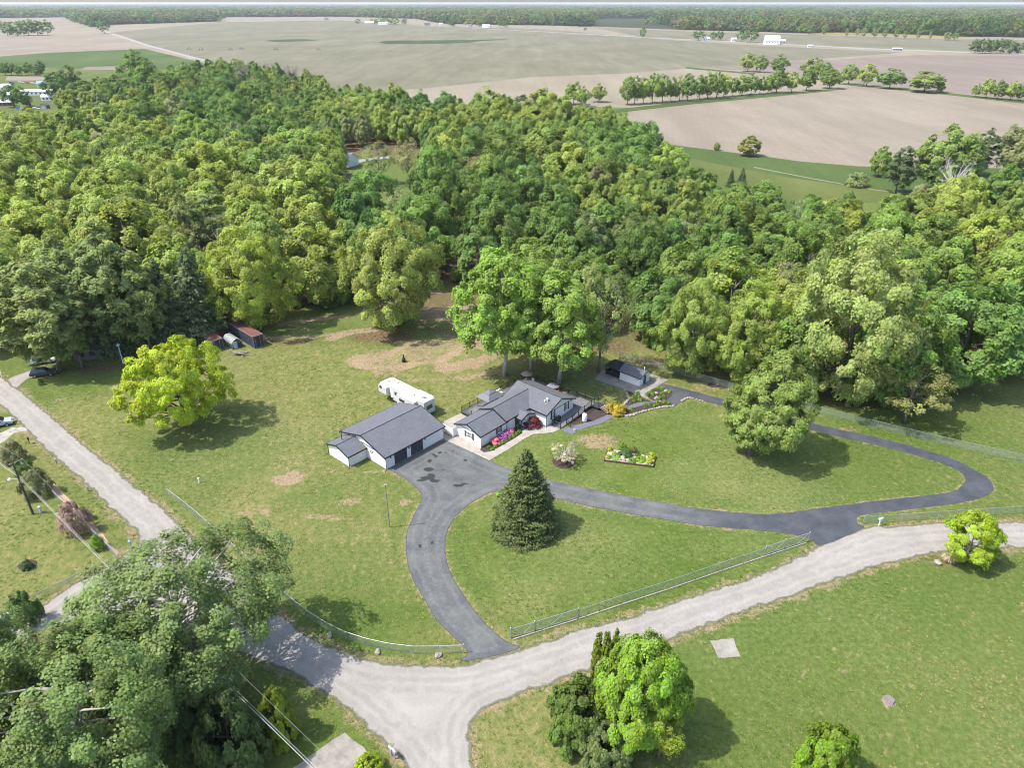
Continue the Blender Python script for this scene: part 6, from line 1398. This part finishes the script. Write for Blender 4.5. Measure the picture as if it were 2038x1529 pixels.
# tufts standing up out of the lawns and verges
tm = MB(); rt_ = random.Random(3)
for k in range(11):
    a0 = rt_.uniform(0, 6.28); d = Vector((math.cos(a0), math.sin(a0), 0)); s_ = Vector((-d.y, d.x, 0)) * .06; c0 = d * rt_.uniform(0, .22); t0 = d * rt_.uniform(.3, .55) + Vector((0, 0, rt_.uniform(.5, 1)))
    tm.add([c0 - s_, c0 + s_, t0 + s_ * .4, t0 - s_ * .4], [(0, 1, 2, 3)])
tme = tm.mesh('grass_tuft', M_LEAF); ta = tme.attributes.new('tint', 'FLOAT_COLOR', 'POINT'); ta.data.foreach_set('color', np.tile(np.array([.35, .5, .5, 1], np.float32), len(tme.vertices)))
to = link('grass_tuft', tme); to.location = G(700, 1100); to.scale = (.35, .35, .2); to.color = (.1, .13, .03, 1); tag(to, 'tuft of longer grass on the lawn left of the drive', 'grass', kind='stuff')
class TK: pass
tk_ = TK(); tk_.radius = .5; tk_.src = to
n_t = 60000; tx = rng.uniform(-95, 95, n_t); ty = 40 + (rng.random(n_t) ** 1.35) * 115
keep = fbm(tx + 60, ty, 6, 4) + rng.uniform(-.25, .25, n_t) > .52
dr = seg_dist(tx, ty, road_w, True); inr = inside(tx, ty, road_w); ind = inside(tx, ty, drive_w)
keep |= (dr < 1.2) & ~inr & (rng.random(n_t) < .8)
keep &= ~(inr & (dr > .45)) & ~ind & ~inside(tx, ty, GP(CONC)) & ~inside(tx, ty, GP(PATH)) & ~inside(tx, ty, forest_poly)
fp = (tx - YO.x) * E1.x + (ty - YO.y) * E1.y; fq = (tx - YO.x) * E2.x + (ty - YO.y) * E2.y
for (p0, p1, q0, q1) in ((-4, 13, -.3, 12), (14, 41.5, -17, 4), (48, 59, -19.5, -5)): keep &= ~((fp > p0) & (fp < p1) & (fq > q0) & (fq < q1))
for px_ in ([(1414,1276),(1460,1272.5),(1474,1308),(1430,1311.5)], [(685,1459),(726,1492),(736,1510),(725,1560),(600,1600),(540,1560),(585,1529)]): keep &= ~inside(tx, ty, GP(px_))
tx, ty = tx[keep], ty[keep]; dn_ = fbm(tx, ty, 18, 4); items = []
for x, y, q in zip(tx, ty, dn_):
    s_ = R.uniform(.22, .55); q += R.uniform(-.12, .12)
    c = (.165, .150, .070) if q > .58 else ((.120, .135, .036) if q > .44 else (.078, .112, .022))
    items.append((x, y, s_ * R.uniform(.14, .32), s_, jit(c, .18), R.uniform(0, 6.28), 0))
print('TUFTS', len(items))
scatter('lawn_grass', items, [tk_], 'uneven grass tufts over the lawns and road verges', 'grass')

# ------------------------------------------------------------------ vehicles
def car(u, v, rz, paint, label, kind='suv', name='parked_car'):
    b = G(u, v); e = tag(empty(name, b, rz), label, 'car'); L, Wd = 4.7, 1.85
    prof = [(-2.35, .45), (-2.32, .95), (-2.2, 1.05), (-1.95, 1.62), (-.2, 1.68), (.45, 1.6), (1.05, 1.08), (2.15, .92), (2.35, .7), (2.35, .45)]
    m = MB(); n = len(prof); w = [.9, .92, .9, .74, .70, .70, .88, .86, .84, .86]
    m.add([(x, -w[i], z) for i, (x, z) in enumerate(prof)] + [(x, w[i], z) for i, (x, z) in enumerate(prof)], [tuple(range(n - 1, -1, -1)), tuple(range(n, 2 * n))] + [(k, (k + 1) % n, n + (k + 1) % n, n + k) for k in range(n)]); m.build('body', paint, e)
    m = MB(); m.hexa([(.5, -.62, 1.58), (1.0, -.76, 1.13), (1.0, .76, 1.13), (.5, .62, 1.58)], [(.53, -.62, 1.6), (1.03, -.76, 1.15), (1.03, .76, 1.15), (.53, .62, 1.6)]); m.build('windscreen', M_GLASS, e)
    for s_ in (-1, 1):
        m = MB(); m.hexa([(-1.9, .90 * s_, 1.10), (.85, .89 * s_, 1.10), (.38, .735 * s_, 1.55), (-1.75, .76 * s_, 1.55)], [(-1.9, .92 * s_, 1.10), (.85, .91 * s_, 1.10), (.38, .755 * s_, 1.56), (-1.75, .78 * s_, 1.56)]); m.build('side_window', M_GLASS, e)
        for x in (-1.45, 1.42): m = MB(); m.tube([(x, .72 * s_, .34), (x, .94 * s_, .34)], .34, 14); wo = m.build('wheel', M_BLACKM, e); m = MB(); m.tube([(x, .93 * s_, .34), (x, .96 * s_, .34)], .2, 10); m.build('rim', M_GALV, wo)
        m = MB(); m.box((2.34, .62 * s_, .72), (.06, .35, .14)); m.build('headlight', M_WHITEP, e); m = MB(); m.box((-2.34, .68 * s_, .88), (.06, .22, .2)); m.build('tail_light', pm('tail_red', (.4, .02, .02), .3), e)
    return e
P_SILV = pm('silver_paint', (.33, .37, .44), .3, .06, spec=.6); P_DARK = pm('dark_paint', (.04, .05, .07), .25, .1, spec=.6); P_WHITE = pm('white_car_paint', (.72, .73, .75), .3, .05, spec=.6)
car(-2, 848, .45, P_SILV, 'grey car parked at the left edge beside the road'); car(88, 747, .32, P_DARK, 'dark car parked under the pine at the side driveway')
car(88, 722, .35, P_WHITE, 'white car half hidden under the pine boughs')
rt = tag(empty('tractor', G(436, 676), 1.0), 'red tractor between the two shipping containers', 'tractor'); P_RED = pm('tractor_red', (.42, .03, .03), .4)
m = MB(); m.box((.6, 0, .95), (1.6, .6, .6)); m.build('hood', P_RED, rt); m = MB(); m.box((-.5, 0, .9), (.8, .9, .5)); m.box((-.6, 0, 1.35), (.5, .5, .5)); m.build('seat', P_RED, rt)
for (x, y, r) in ((-.6, .7, .7), (-.6, -.7, .7), (1.2, .55, .4), (1.2, -.55, .4)): m = MB(); m.tube([(x, y - .15, r), (x, y + .15, r)], r, 14); m.build('wheel', M_BLACKM, rt)
sc_ = tag(empty('scrap_trailer', G(18, 1238), .45), 'white round tank and scrap on a low trailer at the left edge', 'trailer')
m = MB(); m.box((0, 0, .5), (3.6, 1.2, .12)); m.build('bed', M_GREYW, sc_); m = MB(); m.lathe((1.3, 0, .56), [(.55, 0), (.55, .5), (.4, .7), (.05, .75)], 14); m.build('tank', M_WHITEP, sc_); m = MB(); m.box((-.5, .1, .85), (1.5, .7, .55)); m.build('crate', pm('pale_blue_paint', (.45, .55, .68)), sc_)
for y in (-.65, .65): m = MB(); m.tube([(0, y - .08, .3), (0, y + .08, .3)], .3, 12); m.build('wheel', M_BLACKM, sc_)

# ------------------------------------------------------------------ houses further off
def small_house(u, v, L, Wd, Hh, rz, wall, roof, label, name='house', rise=None, doors=True, win=3, cat='house', gambrel=False):
    b = G(u, v); e = tag(empty(name, b, rz), label, cat); rise = rise or Wd * .28
    m = MB()
    if gambrel: sec = [(-Wd / 2, 0), (Wd / 2, 0), (Wd / 2, Hh), (Wd * .34, Hh + rise * .65), (0, Hh + rise), (-Wd * .34, Hh + rise * .65), (-Wd / 2, Hh)]
    else: sec = [(-Wd / 2, 0), (Wd / 2, 0), (Wd / 2, Hh), (0, Hh + rise), (-Wd / 2, Hh)]
    m.prism([(-L / 2, y, z) for y, z in sec], (L, 0, 0)); m.build('wall', wall, e)
    o = .35
    top = sec[2:]
    for (ya, za), (yb, zb) in zip(top[:-1], top[1:]):
        if abs(ya) > abs(yb) and abs(ya) > Wd * .45: ya *= 1 + o / Wd * 2; za -= o * rise / Wd * 2
        if abs(yb) > abs(ya) and abs(yb) > Wd * .45: yb *= 1 + o / Wd * 2; zb -= o * rise / Wd * 2
        m = MB(); m.hexa([(-L / 2 - o, ya, za + .05), (L / 2 + o, ya, za + .05), (L / 2 + o, yb, zb + .05), (-L / 2 - o, yb, zb + .05)], [(-L / 2 - o, ya, za + .22), (L / 2 + o, ya, za + .22), (L / 2 + o, yb, zb + .22), (-L / 2 - o, yb, zb + .22)]); m.build('roof', roof, e)
    for i in range(win):
        x = -L / 2 + L * (i + .7) / (win + .4)
        for s_ in (-1, 1):
            m = MB(); m.box((x, s_ * (Wd / 2 + .02), Hh * .58), (min(1.3, L / win * .5), .06, min(1.2, Hh * .4))); m.build('window', M_GLASS, e)
    if doors: m = MB(); m.box((L * .42 - .2, -(Wd / 2 + .02), min(1.05, Hh * .42)), (1.0, .06, min(2.1, Hh * .84))); m.build('door', M_NAVY, e)
    return e
W_WH = pm('house_white', (.78, .78, .77), .6, .05); W_BL = pm('house_blue', (.16, .27, .52), .6, .1); W_GR = pm('house_grey', (.33, .33, .34), .7, .1); R_GR = pm('metal_roof', (.50, .52, .54), .5, .1); R_DK = pm('dark_roof', (.08, .08, .09), .8, .2); R_BR = pm('brown_roof', (.22, .15, .13), .8, .2); R_WH = pm('white_roof', (.72, .72, .72), .5, .08); W_BR = pm('brown_wall', (.24, .12, .08), .8, .2)
small_house(85, 173, 7, 6, 3.4, .3, W_WH, W_BL, 'small white garage with bright blue roof in the settlement', cat='garage', name='settlement_garage'); small_house(72, 189, 22, 5, 3.0, .05, W_WH, R_GR, 'long white mobile home with pale roof and red deck', 'mobile_home', win=6); small_house(10, 180, 12, 8, 3.2, .2, W_WH, R_GR, 'pale roofed house at the left edge of the settlement')
small_house(12, 210, 10, 5, 2.6, .3, W_BR, R_WH, 'small brown house with pale roof at the left edge'); small_house(98, 200, 9, 5, 3.0, .1, W_WH, R_WH, 'white house with white roof below the mobile home'); small_house(55, 211, 5, 4, 2.4, .5, W_GR, R_DK, 'small dark shed left of the gabled hut', 'settlement_shed', win=1, cat='shed'); small_house(91, 216, 4, 4, 2.4, 1.4, W_GR, R_DK, 'little dark gabled hut at the edge of the wood', 'settlement_shed', win=1, cat='shed')
small_house(388, 202, 11, 9, 3.2, 1.2, W_WH, R_GR, 'left one of two pale hip-like roofs above the wood'); small_house(414, 201, 10, 9, 3.2, 1.2, W_WH, R_GR, 'right one of two pale roofs above the wood'); small_house(52, 375, 11, 8, 4.0, -.4, W_GR, R_BR, 'brown-roofed house showing between trees at the left edge'); small_house(682, 328, 13, 8, 3.6, -.5, W_WH, R_GR, 'grey-roofed house half hidden left of the wood clearing'); small_house(190, 706, 7, 5, 2.5, .35, pm('dark_grey_wall', (.10, .10, .105)), R_DK, 'grey shed in the shade under the pines', 'pine_shed', cat='shed')
for (u, v, w_, r_, lb) in [(150,208,W_WH,R_GR,'pale house among trees right of the small gabled hut'),(212,199,W_GR,R_DK,'dark-roofed house in the trees right of the settlement'),(262,193,W_WH,R_BR,'brown-roofed white house in the trees by the green field'),(335,196,W_WH,R_GR,'pale-roofed house left of the two pale roofs'),(486,196,W_WH,R_GR,'pale house beside the country road trees'),(28,196,W_WH,R_WH,'white cottage left of the mobile home'),(118,186,W_GR,R_GR,'grey house right of the blue-roofed garage')]: small_house(u, v, 11, 7, 3.0, R.uniform(-.4, .4), w_, r_, lb)
for (u, v, c, lb, rz) in [(24,166,P_DARK,'dark car parked left in the settlement',.1),(42,165,P_WHITE,'white car beside the salmon car in the settlement',.1),(57,166,pm('salmon_paint',(.6,.22,.2)),'salmon-coloured car in the settlement',.1),(67,167,P_WHITE,'white car right of the salmon car in the settlement',.1),(40,217,pm('bright_blue_paint',(.1,.3,.65)),'blue car at the lower edge of the settlement',.3),(72,218,P_WHITE,'white car at the lower edge of the settlement',.3)]: car(u, v, rz, c, lb)
bd = small_house(1535, 88, 26, 16, 6.5, -.15, W_WH, R_WH, 'big white gambrel-roofed barn far across the fields', 'barn', rise=8, win=5, cat='barn', gambrel=True)
small_house(1554, 85, 14, 10, 3.5, -.15, W_GR, R_WH, 'low shed beside the big white barn', 'barn_shed', cat='shed'); small_house(1405, 80, 14, 8, 4.0, 0, W_WH, R_WH, 'white farmhouse left of the barn between dark trees', 'farmhouse'); small_house(1460, 82, 10, 7, 4.5, 0, W_WH, R_WH, 'small white house close left of the barn trees', 'farmhouse')
for (u, v, L, Wd, Hh, w, r_, lb) in [(735,47.5,30,14,5,W_WH,R_WH,'far white farm building, leftmost of the farms'),(763,48.5,34,12,5,W_WH,R_WH,'long low white farm building with open front'),(850,50,20,10,5,W_GR,R_DK,'dark-roofed far farm building in the middle'),(878,51,12,9,6,W_WH,R_WH,'small white far farmhouse'),(933,53.5,12,9,5,W_WH,R_BR,'far farmhouse with brown roof'),(968,54.5,24,12,5,W_WH,R_WH,'far white farmhouse at the right end of the farms'),(1612,93.5,8,3,2.8,W_WH,R_WH,'white van-like trailer on the far road'),(1785,100.5,14,4,3,W_GR,R_WH,'farm machinery shed on the far road')]: small_house(u, v, L, Wd, Hh, R.uniform(-.3, .3), w, r_, lb, 'farm_building', win=4, cat='building')
# irrigation line wheels standing in the wheat field
for i, u in enumerate([377, 400, 459, 481, 549, 634]):
    b = G(u, 98 + (i % 3)); e = tag(empty('irrigation_tower', b), 'dark wheeled irrigation tower, %s from the left in the wheat field' % ORD[i], 'irrigation', 'irrigation towers in the wheat field')
    m = MB(); m.tube([(-2.5, 0, .8), (0, 0, 4)], .15, 4); m.tube([(2.5, 0, .8), (0, 0, 4)], .15, 4); m.build('frame', M_TRIM, e)
    for x in (-2.5, 2.5): m = MB(); m.tube([(x, -.25, .8), (x, .25, .8)], .8, 10); m.build('wheel', M_BLACKM, e)

# ------------------------------------------------------------------ air
hz = MB(); hz.box((0, 14000, 35.5), (52000, 34000, 73.0))
def m_haze():
    m = bpy.data.materials.new('haze'); m.use_nodes = True; n = m.node_tree.nodes; n.clear(); o = n.new('ShaderNodeOutputMaterial'); v = n.new('ShaderNodeVolumePrincipled')
    v.inputs['Color'].default_value = (.86, .90, .97, 1); v.inputs['Density'].default_value = 4.5e-5; v.inputs['Anisotropy'].default_value = .1
    m.node_tree.links.new(v.outputs[0], o.inputs['Volume']); return m
HZ = True
if HZ:
    ho = hz.build('haze', m_haze()); tag(ho, 'thin bluish summer haze over the land', 'haze', kind='stuff')
